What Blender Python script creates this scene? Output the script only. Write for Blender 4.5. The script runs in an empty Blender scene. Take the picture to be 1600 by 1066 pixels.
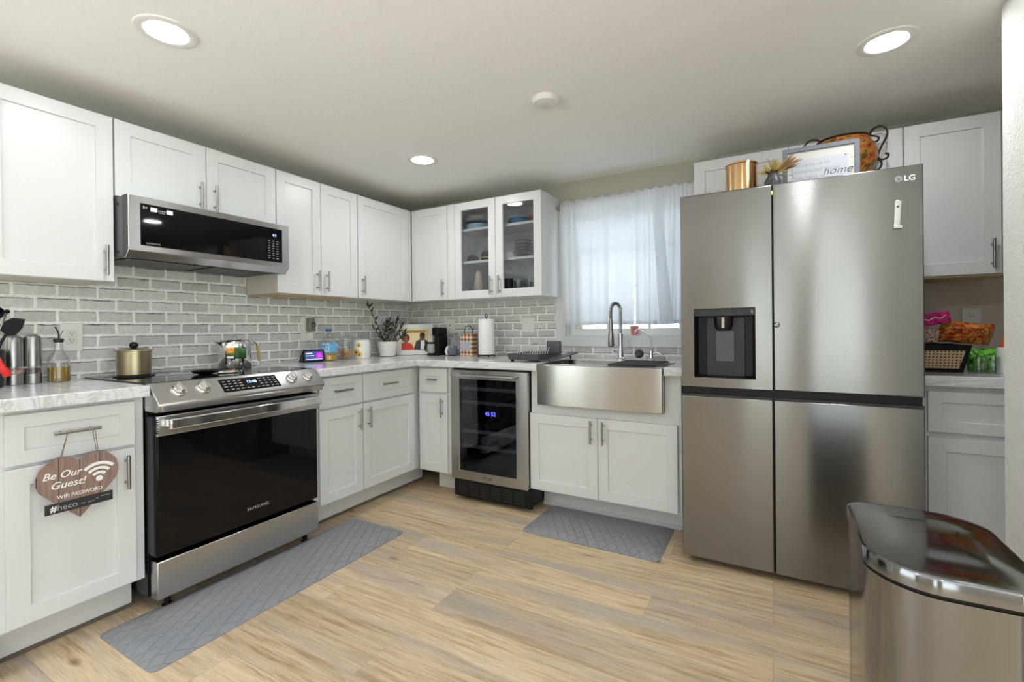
import bpy, bmesh, math, random
from mathutils import Vector, Matrix
random.seed(7)
S = bpy.context.scene
COL = S.collection
PI = math.pi
R = math.radians

# ------------------------------------------------------------------ camera
def make_camera():
    yaw, pitch, roll = R(29.288), R(-0.1567), R(-0.5807)
    fw = Vector((-math.sin(yaw)*math.cos(pitch), math.cos(yaw)*math.cos(pitch), math.sin(pitch)))
    rt = Vector((math.cos(yaw), math.sin(yaw), 0)); up = rt.cross(fw)
    r2 = rt*math.cos(roll) + up*math.sin(roll)
    u2 = -rt*math.sin(roll) + up*math.cos(roll)
    cd = bpy.data.cameras.new('camera'); cam = bpy.data.objects.new('camera', cd); COL.objects.link(cam)
    M = Matrix(((r2.x, u2.x, -fw.x, 2.8382), (r2.y, u2.y, -fw.y, -3.1794), (r2.z, u2.z, -fw.z, 1.1471), (0, 0, 0, 1)))
    cam.matrix_world = M
    cd.sensor_fit = 'HORIZONTAL'; cd.sensor_width = 36.0
    cd.lens = 728.06/1600*36.0
    cd.shift_y = (514.82-533)/1600
    cd.clip_start = 0.02
    S.camera = cam
make_camera()
S.view_settings.view_transform = 'Standard'
S.view_settings.look = 'None'
S.view_settings.gamma = 1.0
S.view_settings.use_curve_mapping = False
S.view_settings.exposure = 0.38
SKY_STRENGTH = 4.2
LAMP_STRENGTH = 100.0

# ------------------------------------------------------------------ world
def make_world():
    w = bpy.data.worlds.new('daylight'); S.world = w; w.use_nodes = True
    nt = w.node_tree; nt.nodes.clear()
    out = nt.nodes.new('ShaderNodeOutputWorld'); bg = nt.nodes.new('ShaderNodeBackground')
    geo = nt.nodes.new('ShaderNodeTexCoord'); sep = nt.nodes.new('ShaderNodeSeparateXYZ')
    rmp = nt.nodes.new('ShaderNodeValToRGB'); mp = nt.nodes.new('ShaderNodeMapRange')
    mp.inputs[1].default_value = -0.35; mp.inputs[2].default_value = 0.5
    e = rmp.color_ramp.elements
    e[0].position = 0.0; e[0].color = (1.5, 1.62, 1.78, 1)
    e[1].position = 1.0; e[1].color = (0.50, 0.57, 0.66, 1)
    m = e.new(0.38); m.color = (0.70, 0.78, 0.70, 1)
    m = e.new(0.55); m.color = (0.50, 0.57, 0.66, 1)
    L = nt.links.new
    L(geo.outputs['Generated'], sep.inputs[0]); L(sep.outputs[2], mp.inputs[0]); L(mp.outputs[0], rmp.inputs[0])
    L(rmp.outputs[0], bg.inputs[0]); bg.inputs[1].default_value = SKY_STRENGTH; L(bg.outputs[0], out.inputs[0])
make_world()

# ------------------------------------------------------------------ materials
def newmat(name):
    m = bpy.data.materials.new(name); m.use_nodes = True
    nt = m.node_tree
    return m, nt, nt.nodes['Principled BSDF'], nt.nodes.new, nt.links.new
def c4(c): return (c[0], c[1], c[2], 1.0)
def srgb(r, g, b):
    f = lambda v: (v/255/12.92) if v/255 <= .04045 else ((v/255+.055)/1.055)**2.4
    return (f(r), f(g), f(b))
def mat(name, col, rough=.5, metal=0., var=.04, scale=14., bump=0., coat=0., emit=None, es=0., spec=None, bscale=None):
    m, nt, b, N, L = newmat(name)
    b.inputs['Roughness'].default_value = rough; b.inputs['Metallic'].default_value = metal
    if spec is not None: b.inputs['Specular IOR Level'].default_value = spec
    if coat: b.inputs['Coat Weight'].default_value = coat; b.inputs['Coat Roughness'].default_value = .05
    tc = N('ShaderNodeTexCoord'); nz = N('ShaderNodeTexNoise'); nz.inputs['Scale'].default_value = scale; nz.inputs['Detail'].default_value = 3
    L(tc.outputs['Object'], nz.inputs['Vector'])
    mx = N('ShaderNodeMix'); mx.data_type = 'RGBA'
    mx.inputs['A'].default_value = c4([v*(1-var) for v in col]); mx.inputs['B'].default_value = c4([min(1, v*(1+var)) for v in col])
    L(nz.outputs['Fac'], mx.inputs['Factor']); L(mx.outputs['Result'], b.inputs['Base Color'])
    if bump:
        nb = N('ShaderNodeTexNoise'); nb.inputs['Scale'].default_value = bscale or scale*6; nb.inputs['Detail'].default_value = 4
        L(tc.outputs['Object'], nb.inputs['Vector'])
        bp = N('ShaderNodeBump'); bp.inputs['Strength'].default_value = bump; bp.inputs['Distance'].default_value = .01
        L(nb.outputs['Fac'], bp.inputs['Height']); L(bp.outputs['Normal'], b.inputs['Normal'])
    if emit:
        b.inputs['Emission Color'].default_value = c4(emit); b.inputs['Emission Strength'].default_value = es
    return m
def steel(name, col, rough=.3, aniso=.75, vec=(0, 0, 1), wave=.0):
    m, nt, b, N, L = newmat(name)
    b.inputs['Metallic'].default_value = 1.; b.inputs['Anisotropic'].default_value = aniso
    tg = N('ShaderNodeCombineXYZ')
    for i in range(3): tg.inputs[i].default_value = vec[i]
    L(tg.outputs[0], b.inputs['Tangent'])
    tc = N('ShaderNodeTexCoord'); mp = N('ShaderNodeMapping'); mp.inputs['Scale'].default_value = (2, 2, 260) if vec[2] else (260, 260, 2)
    nz = N('ShaderNodeTexNoise'); nz.inputs['Scale'].default_value = 2.; nz.inputs['Detail'].default_value = 3
    L(tc.outputs['Object'], mp.inputs[0]); L(mp.outputs[0], nz.inputs['Vector'])
    mr = N('ShaderNodeMapRange'); mr.inputs[3].default_value = rough-.015; mr.inputs[4].default_value = rough+.015
    L(nz.outputs['Fac'], mr.inputs[0]); L(mr.outputs[0], b.inputs['Roughness'])
    mx = N('ShaderNodeMix'); mx.data_type = 'RGBA'
    mx.inputs['A'].default_value = c4([v*.985 for v in col]); mx.inputs['B'].default_value = c4([min(1, v*1.015) for v in col])
    L(nz.outputs['Fac'], mx.inputs['Factor']); L(mx.outputs['Result'], b.inputs['Base Color'])
    if wave:
        n2 = N('ShaderNodeTexNoise'); n2.inputs['Scale'].default_value = 1.; n2.inputs['Detail'].default_value = 1
        m2 = N('ShaderNodeMapping'); m2.inputs['Scale'].default_value = (3.2, 3.2, .35)
        L(tc.outputs['Object'], m2.inputs[0]); L(m2.outputs[0], n2.inputs['Vector'])
        bp = N('ShaderNodeBump'); bp.inputs['Strength'].default_value = 1.; bp.inputs['Distance'].default_value = wave
        L(n2.outputs['Fac'], bp.inputs['Height']); L(bp.outputs['Normal'], b.inputs['Normal'])
    return m
def thin_glass(name, tint=(.95, .97, .97), refl=.9, base=.06, rough=.02):
    m = bpy.data.materials.new(name); m.use_nodes = True; nt = m.node_tree; nt.nodes.clear()
    N = nt.nodes.new; L = nt.links.new
    o = N('ShaderNodeOutputMaterial'); mx = N('ShaderNodeMixShader'); t = N('ShaderNodeBsdfTransparent'); g = N('ShaderNodeBsdfGlossy')
    t.inputs[0].default_value = c4(tint); g.inputs['Roughness'].default_value = rough; g.inputs[0].default_value = (.9, .92, .92, 1)
    fr = N('ShaderNodeLayerWeight'); fr.inputs[0].default_value = .35
    mr = N('ShaderNodeMapRange'); mr.inputs[3].default_value = base; mr.inputs[4].default_value = refl
    L(fr.outputs['Facing'], mr.inputs[0]); L(mr.outputs[0], mx.inputs[0]); L(t.outputs[0], mx.inputs[1]); L(g.outputs[0], mx.inputs[2]); L(mx.outputs[0], o.inputs[0])
    return m
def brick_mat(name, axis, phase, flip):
    """whitewashed embossed brick panel: grey bricks, pale joints, a dark printed shadow line on the upper or lower edge of each brick"""
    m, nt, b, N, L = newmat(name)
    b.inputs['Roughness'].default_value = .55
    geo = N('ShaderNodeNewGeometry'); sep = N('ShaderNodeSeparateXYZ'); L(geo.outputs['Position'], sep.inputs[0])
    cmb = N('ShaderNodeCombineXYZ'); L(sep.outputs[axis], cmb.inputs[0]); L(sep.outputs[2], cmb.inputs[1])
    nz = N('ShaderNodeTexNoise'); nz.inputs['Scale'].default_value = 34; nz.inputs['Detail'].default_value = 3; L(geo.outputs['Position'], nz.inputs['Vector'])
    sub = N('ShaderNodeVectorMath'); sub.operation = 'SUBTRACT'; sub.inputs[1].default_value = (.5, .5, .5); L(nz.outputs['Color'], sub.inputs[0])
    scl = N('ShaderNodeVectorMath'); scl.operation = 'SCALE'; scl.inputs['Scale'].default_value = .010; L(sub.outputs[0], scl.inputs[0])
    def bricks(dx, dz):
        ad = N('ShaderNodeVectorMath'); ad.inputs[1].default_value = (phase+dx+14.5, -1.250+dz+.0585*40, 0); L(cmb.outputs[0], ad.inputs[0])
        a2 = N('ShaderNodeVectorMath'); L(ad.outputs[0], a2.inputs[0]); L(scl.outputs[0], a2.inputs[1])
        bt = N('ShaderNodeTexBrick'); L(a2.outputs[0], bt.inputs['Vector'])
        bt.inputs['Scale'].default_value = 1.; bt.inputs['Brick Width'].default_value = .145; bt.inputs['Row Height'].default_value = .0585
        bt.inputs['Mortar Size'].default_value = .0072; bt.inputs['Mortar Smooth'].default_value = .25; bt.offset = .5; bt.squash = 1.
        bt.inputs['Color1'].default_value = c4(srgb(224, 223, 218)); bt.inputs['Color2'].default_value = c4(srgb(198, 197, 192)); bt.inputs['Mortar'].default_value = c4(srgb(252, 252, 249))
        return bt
    A = bricks(0, 0); B = bricks(.0, .0044*flip)  # shifted copy leaves a printed shadow line along each brick edge
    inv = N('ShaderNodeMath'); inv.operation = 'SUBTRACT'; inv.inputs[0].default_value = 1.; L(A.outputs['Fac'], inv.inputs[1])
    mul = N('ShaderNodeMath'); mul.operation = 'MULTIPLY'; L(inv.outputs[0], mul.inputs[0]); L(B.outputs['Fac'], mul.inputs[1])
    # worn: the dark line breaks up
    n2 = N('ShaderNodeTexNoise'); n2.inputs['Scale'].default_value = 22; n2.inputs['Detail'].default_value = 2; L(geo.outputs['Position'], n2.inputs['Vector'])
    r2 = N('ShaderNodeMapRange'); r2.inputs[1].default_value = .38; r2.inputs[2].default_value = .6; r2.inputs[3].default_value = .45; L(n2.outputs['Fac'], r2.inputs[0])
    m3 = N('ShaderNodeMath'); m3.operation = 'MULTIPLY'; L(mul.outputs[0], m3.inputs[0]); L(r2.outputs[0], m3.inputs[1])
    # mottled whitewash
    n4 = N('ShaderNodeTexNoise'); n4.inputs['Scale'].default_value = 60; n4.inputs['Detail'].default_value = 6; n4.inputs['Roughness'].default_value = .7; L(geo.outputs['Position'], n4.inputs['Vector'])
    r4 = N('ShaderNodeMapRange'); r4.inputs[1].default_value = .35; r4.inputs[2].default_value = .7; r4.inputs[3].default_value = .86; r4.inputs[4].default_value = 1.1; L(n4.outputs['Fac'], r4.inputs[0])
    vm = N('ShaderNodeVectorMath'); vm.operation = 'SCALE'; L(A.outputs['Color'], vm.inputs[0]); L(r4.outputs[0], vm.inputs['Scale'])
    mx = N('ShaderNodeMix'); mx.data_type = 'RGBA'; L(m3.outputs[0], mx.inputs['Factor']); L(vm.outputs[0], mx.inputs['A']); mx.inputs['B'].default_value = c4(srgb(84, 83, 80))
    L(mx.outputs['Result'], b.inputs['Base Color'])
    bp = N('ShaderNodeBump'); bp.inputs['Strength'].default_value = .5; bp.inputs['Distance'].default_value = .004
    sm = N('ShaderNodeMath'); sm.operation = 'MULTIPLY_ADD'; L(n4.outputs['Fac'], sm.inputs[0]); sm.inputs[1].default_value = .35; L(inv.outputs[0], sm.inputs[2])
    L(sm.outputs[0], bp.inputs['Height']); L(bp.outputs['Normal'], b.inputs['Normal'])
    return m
def marble_mat():
    m, nt, b, N, L = newmat('marble_laminate')
    b.inputs['Roughness'].default_value = .13
    geo = N('ShaderNodeNewGeometry'); mp = N('ShaderNodeMapping'); mp.inputs['Rotation'].default_value = (R(20), R(15), R(38)); mp.inputs['Scale'].default_value = (.7, 4.6, 3.)
    L(geo.outputs['Position'], mp.inputs[0])
    nz = N('ShaderNodeTexNoise'); nz.inputs['Scale'].default_value = 2.6; nz.inputs['Detail'].default_value = 7; nz.inputs['Roughness'].default_value = .62; nz.inputs['Distortion'].default_value = 1.1
    L(mp.outputs[0], nz.inputs['Vector'])
    cr = N('ShaderNodeValToRGB'); e = cr.color_ramp.elements
    e[0].position = .33; e[0].color = c4(srgb(212, 213, 212)); e[1].position = .70; e[1].color = c4(srgb(218, 219, 219))
    for p, c in ((.43, (226, 228, 230)), (.48, (196, 197, 197)), (.52, (222, 224, 226)), (.57, (228, 230, 232)), (.605, (200, 201, 202)), (.645, (226, 228, 230))):
        q = e.new(p); q.color = c4(srgb(*c))
    L(nz.outputs['Fac'], cr.inputs[0]); L(cr.outputs[0], b.inputs['Base Color'])
    return m
def floor_mat():
    m, nt, b, N, L = newmat('oak_vinyl_plank')
    geo = N('ShaderNodeNewGeometry')
    ad = N('ShaderNodeVectorMath'); ad.inputs[1].default_value = (20.35, 18.07, 0); L(geo.outputs['Position'], ad.inputs[0])
    def bt(c1, c2):
        t = N('ShaderNodeTexBrick'); L(ad.outputs[0], t.inputs['Vector']); t.inputs['Scale'].default_value = 1.
        t.inputs['Brick Width'].default_value = 1.22; t.inputs['Row Height'].default_value = .18; t.offset = .37; t.offset_frequency = 3
        t.inputs['Mortar Size'].default_value = .0009; t.inputs['Mortar Smooth'].default_value = .3; t.inputs['Bias'].default_value = 0.
        t.inputs['Color1'].default_value = c4(c1); t.inputs['Color2'].default_value = c4(c2); t.inputs['Mortar'].default_value = (.5, .5, .5, 1)
        return t
    ID = bt((0, 0, 0), (1, 1, 1))
    off = N('ShaderNodeVectorMath'); off.operation = 'MULTIPLY_ADD'; L(ID.outputs['Color'], off.inputs[0]); off.inputs[1].default_value = (13, 7, 31); L(geo.outputs['Position'], off.inputs[2])
    mp = N('ShaderNodeMapping'); mp.inputs['Scale'].default_value = (1.7, 26, 1); L(off.outputs[0], mp.inputs[0])
    g1 = N('ShaderNodeTexNoise'); g1.inputs['Scale'].default_value = 2.0; g1.inputs['Detail'].default_value = 8; g1.inputs['Roughness'].default_value = .7; g1.inputs['Distortion'].default_value = .25; L(mp.outputs[0], g1.inputs['Vector'])
    cr = N('ShaderNodeValToRGB'); e = cr.color_ramp.elements
    e[0].position = .25; e[0].color = c4(srgb(146, 118, 90)); e[1].position = .74; e[1].color = c4(srgb(228, 212, 186))
    for p, c in ((.38, (190, 161, 124)), (.48, (213, 188, 152)), (.60, (222, 201, 168))):
        q = e.new(p); q.color = c4(srgb(*c))
    L(g1.outputs['Fac'], cr.inputs[0])
    # cool grey weathered bands
    m2 = N('ShaderNodeMapping'); m2.inputs['Scale'].default_value = (.45, 4.6, 1); L(off.outputs[0], m2.inputs[0])
    g2 = N('ShaderNodeTexNoise'); g2.inputs['Scale'].default_value = 1.7; g2.inputs['Detail'].default_value = 3; L(m2.outputs[0], g2.inputs['Vector'])
    r2 = N('ShaderNodeMapRange'); r2.inputs[1].default_value = .50; r2.inputs[2].default_value = .66; r2.inputs[4].default_value = .8; L(g2.outputs['Fac'], r2.inputs[0])
    mx = N('ShaderNodeMix'); mx.data_type = 'RGBA'; L(r2.outputs[0], mx.inputs['Factor']); L(cr.outputs[0], mx.inputs['A']); mx.inputs['B'].default_value = c4(srgb(184, 172, 160))
    # per plank tone
    md = N('ShaderNodeMapRange'); md.inputs[3].default_value = .84; md.inputs[4].default_value = 1.08; L(ID.outputs['Color'], md.inputs[0])
    sc = N('ShaderNodeVectorMath'); sc.operation = 'SCALE'; L(mx.outputs['Result'], sc.inputs[0]); L(md.outputs[0], sc.inputs['Scale'])
    m5 = N('ShaderNodeMapping'); m5.inputs['Scale'].default_value = (1.1, 11, 1); m5.inputs['Location'].default_value = (3.3, 8.1, 0); L(off.outputs[0], m5.inputs[0])
    g5 = N('ShaderNodeTexNoise'); g5.inputs['Scale'].default_value = 1.5; g5.inputs['Detail'].default_value = 5; g5.inputs['Distortion'].default_value = .6; L(m5.outputs[0], g5.inputs['Vector'])
    r5 = N('ShaderNodeMapRange'); r5.inputs[1].default_value = .56; r5.inputs[2].default_value = .74; r5.inputs[4].default_value = .6; L(g5.outputs['Fac'], r5.inputs[0])
    x5 = N('ShaderNodeMix'); x5.data_type = 'RGBA'; L(r5.outputs[0], x5.inputs['Factor']); L(sc.outputs[0], x5.inputs['A']); x5.inputs['B'].default_value = c4(srgb(150, 118, 86))
    # fine pores
    m3 = N('ShaderNodeMapping'); m3.inputs['Scale'].default_value = (7, 150, 1); L(off.outputs[0], m3.inputs[0])
    g3 = N('ShaderNodeTexNoise'); g3.inputs['Scale'].default_value = 1.6; g3.inputs['Detail'].default_value = 4; L(m3.outputs[0], g3.inputs['Vector'])
    r3 = N('ShaderNodeMapRange'); r3.inputs[1].default_value = .3; r3.inputs[2].default_value = .6; r3.inputs[3].default_value = .84; r3.inputs[4].default_value = 1.03; L(g3.outputs['Fac'], r3.inputs[0])
    s2 = N('ShaderNodeVectorMath'); s2.operation = 'SCALE'; L(x5.outputs['Result'], s2.inputs[0]); L(r3.outputs[0], s2.inputs['Scale'])
    # knots
    vk = N('ShaderNodeTexVoronoi'); vk.inputs['Scale'].default_value = 1.; mk = N('ShaderNodeMapping'); mk.inputs['Scale'].default_value = (2.1, 5.2, 1); L(off.outputs[0], mk.inputs[0]); L(mk.outputs[0], vk.inputs['Vector'])
    rk = N('ShaderNodeMapRange'); rk.inputs[1].default_value = .02; rk.inputs[2].default_value = .10; rk.inputs[3].default_value = .75; rk.inputs[4].default_value = 0.; L(vk.outputs['Distance'], rk.inputs[0])
    kx = N('ShaderNodeMix'); kx.data_type = 'RGBA'; L(rk.outputs[0], kx.inputs['Factor']); L(s2.outputs[0], kx.inputs['A']); kx.inputs['B'].default_value = c4(srgb(112, 84, 58))
    jx = N('ShaderNodeMix'); jx.data_type = 'RGBA'; jm = N('ShaderNodeMath'); jm.operation = 'MULTIPLY'; jm.inputs[1].default_value = .45; L(ID.outputs['Fac'], jm.inputs[0])
    L(jm.outputs[0], jx.inputs['Factor']); L(kx.outputs['Result'], jx.inputs['A']); jx.inputs['B'].default_value = c4(srgb(110, 88, 66))
    L(jx.outputs['Result'], b.inputs['Base Color'])
    rr = N('ShaderNodeMapRange'); rr.inputs[3].default_value = .34; rr.inputs[4].default_value = .5; L(g1.outputs['Fac'], rr.inputs[0]); L(rr.outputs[0], b.inputs['Roughness'])
    bp = N('ShaderNodeBump'); bp.inputs['Strength'].default_value = .15; bp.inputs['Distance'].default_value = .002; L(g3.outputs['Fac'], bp.inputs['Height']); L(bp.outputs['Normal'], b.inputs['Normal'])
    return m
def plaster_mat(name, col, bump, scale, rough=.75):
    m, nt, b, N, L = newmat(name)
    b.inputs['Roughness'].default_value = rough
    geo = N('ShaderNodeNewGeometry'); nz = N('ShaderNodeTexNoise'); nz.inputs['Scale'].default_value = scale; nz.inputs['Detail'].default_value = 5; nz.inputs['Roughness'].default_value = .6
    L(geo.outputs['Position'], nz.inputs['Vector'])
    mx = N('ShaderNodeMix'); mx.data_type = 'RGBA'; mx.inputs['A'].default_value = c4([v*.95 for v in col]); mx.inputs['B'].default_value = c4([min(1, v*1.04) for v in col])
    L(nz.outputs['Fac'], mx.inputs['Factor']); L(mx.outputs['Result'], b.inputs['Base Color'])
    rp = N('ShaderNodeMapRange'); rp.inputs[1].default_value = .4; rp.inputs[2].default_value = .62; L(nz.outputs['Fac'], rp.inputs[0])
    bp = N('ShaderNodeBump'); bp.inputs['Strength'].default_value = bump; bp.inputs['Distance'].default_value = .005; L(rp.outputs[0], bp.inputs['Height']); L(bp.outputs['Normal'], b.inputs['Normal'])
    return m
def curtain_mat():
    m = bpy.data.materials.new('sheer_white_cotton'); m.use_nodes = True; nt = m.node_tree; nt.nodes.clear(); N = nt.nodes.new; L = nt.links.new
    o = N('ShaderNodeOutputMaterial'); d = N('ShaderNodeBsdfDiffuse'); t = N('ShaderNodeBsdfTranslucent'); p = N('ShaderNodeBsdfTransparent')
    d.inputs[0].default_value = (.84, .85, .86, 1); t.inputs[0].default_value = (.80, .83, .88, 1); p.inputs[0].default_value = (.95, .97, 1, 1)
    wv = N('ShaderNodeTexNoise'); wv.inputs['Scale'].default_value = 90; tc = N('ShaderNodeTexCoord'); L(tc.outputs['Object'], wv.inputs['Vector'])
    mr = N('ShaderNodeMapRange'); mr.inputs[3].default_value = .05; mr.inputs[4].default_value = .11; L(wv.outputs['Fac'], mr.inputs[0])
    a = N('ShaderNodeMixShader'); a.inputs[0].default_value = .55; L(d.outputs[0], a.inputs[1]); L(t.outputs[0], a.inputs[2])
    c = N('ShaderNodeMixShader'); L(mr.outputs[0], c.inputs[0]); L(a.outputs[0], c.inputs[1]); L(p.outputs[0], c.inputs[2]); L(c.outputs[0], o.inputs[0])
    return m
def blotch_mat(name, cols, scale=20, rough=.4, metal=0., dist=1.5, bump=0., coat=0.):
    m, nt, b, N, L = newmat(name)
    b.inputs['Roughness'].default_value = rough; b.inputs['Metallic'].default_value = metal; b.inputs['Coat Weight'].default_value = coat
    tc = N('ShaderNodeTexCoord'); nz = N('ShaderNodeTexNoise'); nz.inputs['Scale'].default_value = scale; nz.inputs['Detail'].default_value = 2; nz.inputs['Distortion'].default_value = dist
    L(tc.outputs['Object'], nz.inputs['Vector'])
    cr = N('ShaderNodeValToRGB'); cr.color_ramp.interpolation = 'LINEAR'; e = cr.color_ramp.elements
    n = len(cols); e[0].position = .32; e[0].color = c4(srgb(*cols[0])); e[1].position = .68; e[1].color = c4(srgb(*cols[-1]))
    for i in range(1, n-1):
        q = e.new(.32+.36*i/(n-1)); q.color = c4(srgb(*cols[i]))
    L(nz.outputs['Fac'], cr.inputs[0]); L(cr.outputs[0], b.inputs['Base Color'])
    if bump:
        bp = N('ShaderNodeBump'); bp.inputs['Strength'].default_value = bump; bp.inputs['Distance'].default_value = .006; L(nz.outputs['Fac'], bp.inputs['Height']); L(bp.outputs['Normal'], b.inputs['Normal'])
    return m
def mat_rug():
    """grey foam mat embossed with a lattice of ogee outlines"""
    m, nt, b, N, L = newmat('grey_foam')
    b.inputs['Roughness'].default_value = .42
    b.inputs['Base Color'].default_value = c4(srgb(142, 144, 148))
    tc = N('ShaderNodeTexCoord'); sp = N('ShaderNodeSeparateXYZ'); L(tc.outputs['Object'], sp.inputs[0])
    def wave(sx, sy):
        a = N('ShaderNodeMath'); a.operation = 'MULTIPLY'; a.inputs[1].default_value = sx; L(sp.outputs[0], a.inputs[0])
        c = N('ShaderNodeMath'); c.operation = 'MULTIPLY_ADD'; c.inputs[1].default_value = sy; L(sp.outputs[1], c.inputs[0]); L(a.outputs[0], c.inputs[2])
        s = N('ShaderNodeMath'); s.operation = 'SINE'; L(c.outputs[0], s.inputs[0])
        ab = N('ShaderNodeMath'); ab.operation = 'ABSOLUTE'; L(s.outputs[0], ab.inputs[0]); return ab
    k = 2*PI/.11
    A = wave(k, k*.62); B = wave(k, -k*.62)
    mn = N('ShaderNodeMath'); mn.operation = 'MINIMUM'; L(A.outputs[0], mn.inputs[0]); L(B.outputs[0], mn.inputs[1])
    nz = N('ShaderNodeTexNoise'); nz.inputs['Scale'].default_value = 30; L(tc.outputs['Object'], nz.inputs['Vector'])
    rp = N('ShaderNodeMapRange'); rp.inputs[1].default_value = .03; rp.inputs[2].default_value = .22; L(mn.outputs[0], rp.inputs[0])
    h = N('ShaderNodeMath'); h.operation = 'MULTIPLY_ADD'; h.inputs[1].default_value = .25; L(nz.outputs['Fac'], h.inputs[0]); L(rp.outputs[0], h.inputs[2])
    bp = N('ShaderNodeBump'); bp.inputs['Strength'].default_value = .65; bp.inputs['Distance'].default_value = .005; L(h.outputs[0], bp.inputs['Height']); L(bp.outputs['Normal'], b.inputs['Normal'])
    return m
def check_mat(name, c1, c2, c3, step):
    m, nt, b, N, L = newmat(name); b.inputs['Roughness'].default_value = .7
    tc = N('ShaderNodeTexCoord'); sp = N('ShaderNodeSeparateXYZ'); L(tc.outputs['Object'], sp.inputs[0])
    def sq(o):
        a = N('ShaderNodeMath'); a.operation = 'MULTIPLY'; a.inputs[1].default_value = 1/step; L(sp.outputs[o], a.inputs[0])
        f = N('ShaderNodeMath'); f.operation = 'FRACT'; L(a.outputs[0], f.inputs[0])
        g = N('ShaderNodeMath'); g.operation = 'GREATER_THAN'; g.inputs[1].default_value = .5; L(f.outputs[0], g.inputs[0]); return g
    s = N('ShaderNodeMath'); s.operation = 'ADD'; L(sq(0).outputs[0], s.inputs[0]); L(sq(2).outputs[0], s.inputs[1])
    d = N('ShaderNodeMath'); d.operation = 'MULTIPLY'; d.inputs[1].default_value = .5; L(s.outputs[0], d.inputs[0])
    cr = N('ShaderNodeValToRGB'); cr.color_ramp.interpolation = 'CONSTANT'; e = cr.color_ramp.elements
    e[0].position = 0; e[0].color = c4(srgb(*c1)); e[1].position = .75; e[1].color = c4(srgb(*c3)); q = e.new(.25); q.color = c4(srgb(*c2))
    L(d.outputs[0], cr.inputs[0]); L(cr.outputs[0], b.inputs['Base Color']); return m

M = {}
M['cab'] = mat('white_cabinet_paint', srgb(218, 220, 219), .32, var=.015, scale=3)
M['cabin'] = mat('cabinet_side_laminate', srgb(214, 208, 196), .5, var=.02)
M['raw'] = mat('raw_plywood_edge', srgb(196, 172, 132), .6, var=.06)
M['kick'] = mat('toe_kick_paint', srgb(222, 221, 216), .45, var=.02)
M['dark_kick'] = mat('dark_base_strip', srgb(104, 92, 80), .6)
M['wall'] = plaster_mat('olive_greige_wall_paint', srgb(180, 177, 160), .12, 90)
M['taupe'] = plaster_mat('taupe_wall_paint', srgb(176, 166, 154), .10, 90)
M['ceil'] = plaster_mat('off_white_ceiling_paint', srgb(246, 246, 243), .05, 60, .85)
M['niche'] = plaster_mat('pale_taupe_wall_paint', srgb(208, 198, 186), .10, 90)
M['texwall'] = plaster_mat('orange_peel_plaster', srgb(246, 245, 239), .8, 110)
M['floor'] = floor_mat(); M['marble'] = marble_mat()
M['brickL'] = brick_mat('whitewashed_brick_panel_left', 1, 2.344, 1)
M['brickB'] = brick_mat('whitewashed_brick_panel_back', 0, -.992, -1)
M['steel'] = steel('brushed_stainless', (.255, .253, .245), .22, .82, wave=.006)
M['steel3'] = steel('warm_stainless', (.46, .45, .43), .24, .8, wave=.007)
M['steel2'] = steel('appliance_stainless', (.56, .56, .555), .26, .7)
M['steelh'] = steel('satin_nickel', (.36, .355, .345), .30, .3)
M['bin'] = steel('bin_stainless', (.27, .275, .28), .14, .85)
M['chrome'] = mat('chrome', (.78, .78, .78), .08, 1., var=.02)
M['mirror'] = mat('polished_dark_lid', (.36, .36, .36), .10, 1., var=.03)
M['inner_steel'] = steel('sink_steel', (.66, .66, .65), .30, .3)
M['black'] = mat('black_plastic', srgb(13, 13, 14), .35, var=.1, spec=.3)
M['blackglass'] = mat('black_glass', (.004, .004, .005), .035, var=.1, spec=.28)
M['cooktop'] = mat('cooktop_glass', (.012, .012, .013), .05, var=.1, spec=.6)
M['charcoal'] = mat('charcoal_plastic', srgb(36, 36, 38), .4, var=.05)
M['darkgrey'] = mat('dark_grey_enamel', srgb(84, 86, 90), .35, .3, var=.05)
M['white'] = mat('white_plastic', srgb(232, 231, 226), .35, var=.01)
M['ivory'] = mat('ivory_plastic', srgb(222, 222, 212), .4, var=.01)
M['paper'] = mat('paper_white', srgb(240, 240, 238), .8, var=.02, bump=.25, scale=40)
M['ceramic'] = mat('white_ceramic', srgb(236, 234, 228), .18, var=.02, coat=.4)
M['lamp'] = mat('lit_diffuser', (1, 1, 1), .5, emit=(.95, .975, 1.), es=LAMP_STRENGTH)
M['glass'] = thin_glass('clear_glass', (.93, .95, .95), .75, .07)
M['pane'] = thin_glass('window_pane', (.97, .98, .98), .6, .04)
M['cabglass'] = thin_glass('cabinet_door_glass', (.86, .87, .88), .35, .015)
M['coolglass'] = thin_glass('smoked_cooler_glass', (.52, .54, .58), .30, .02)
M['curtain'] = curtain_mat()
M['rug'] = mat_rug()
M['gold'] = mat('champagne_metal', srgb(168, 156, 126), .36, 1., var=.03)
M['copper'] = steel('brushed_copper_gold', (.80, .52, .27), .22, .6)
M['iron'] = mat('wrought_iron', srgb(58, 46, 40), .5, .6, bump=.2)
M['oil'] = mat('olive_oil', srgb(150, 118, 18), .15, var=.05)
M['yoil'] = mat('cooking_oil', srgb(206, 160, 44), .15, var=.05)
M['red'] = mat('red_silicone', srgb(214, 40, 36), .4)
M['text_w'] = mat('white_lettering', srgb(240, 240, 236), .6, var=.01)
M['text_g'] = mat('grey_lettering', srgb(158, 160, 160), .6, var=.01)
M['text_k'] = mat('black_lettering', srgb(40, 40, 46), .6, var=.01)
M['bluelight'] = mat('blue_display', srgb(60, 60, 255), .4, emit=(.12, .12, 1.), es=9.)
M['icelight'] = mat('pale_blue_display', srgb(150, 190, 255), .4, emit=(.35, .6, 1.), es=1.6)
M['leaf'] = mat('dark_green_leaf', srgb(40, 48, 36), .3, var=.2)
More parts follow.
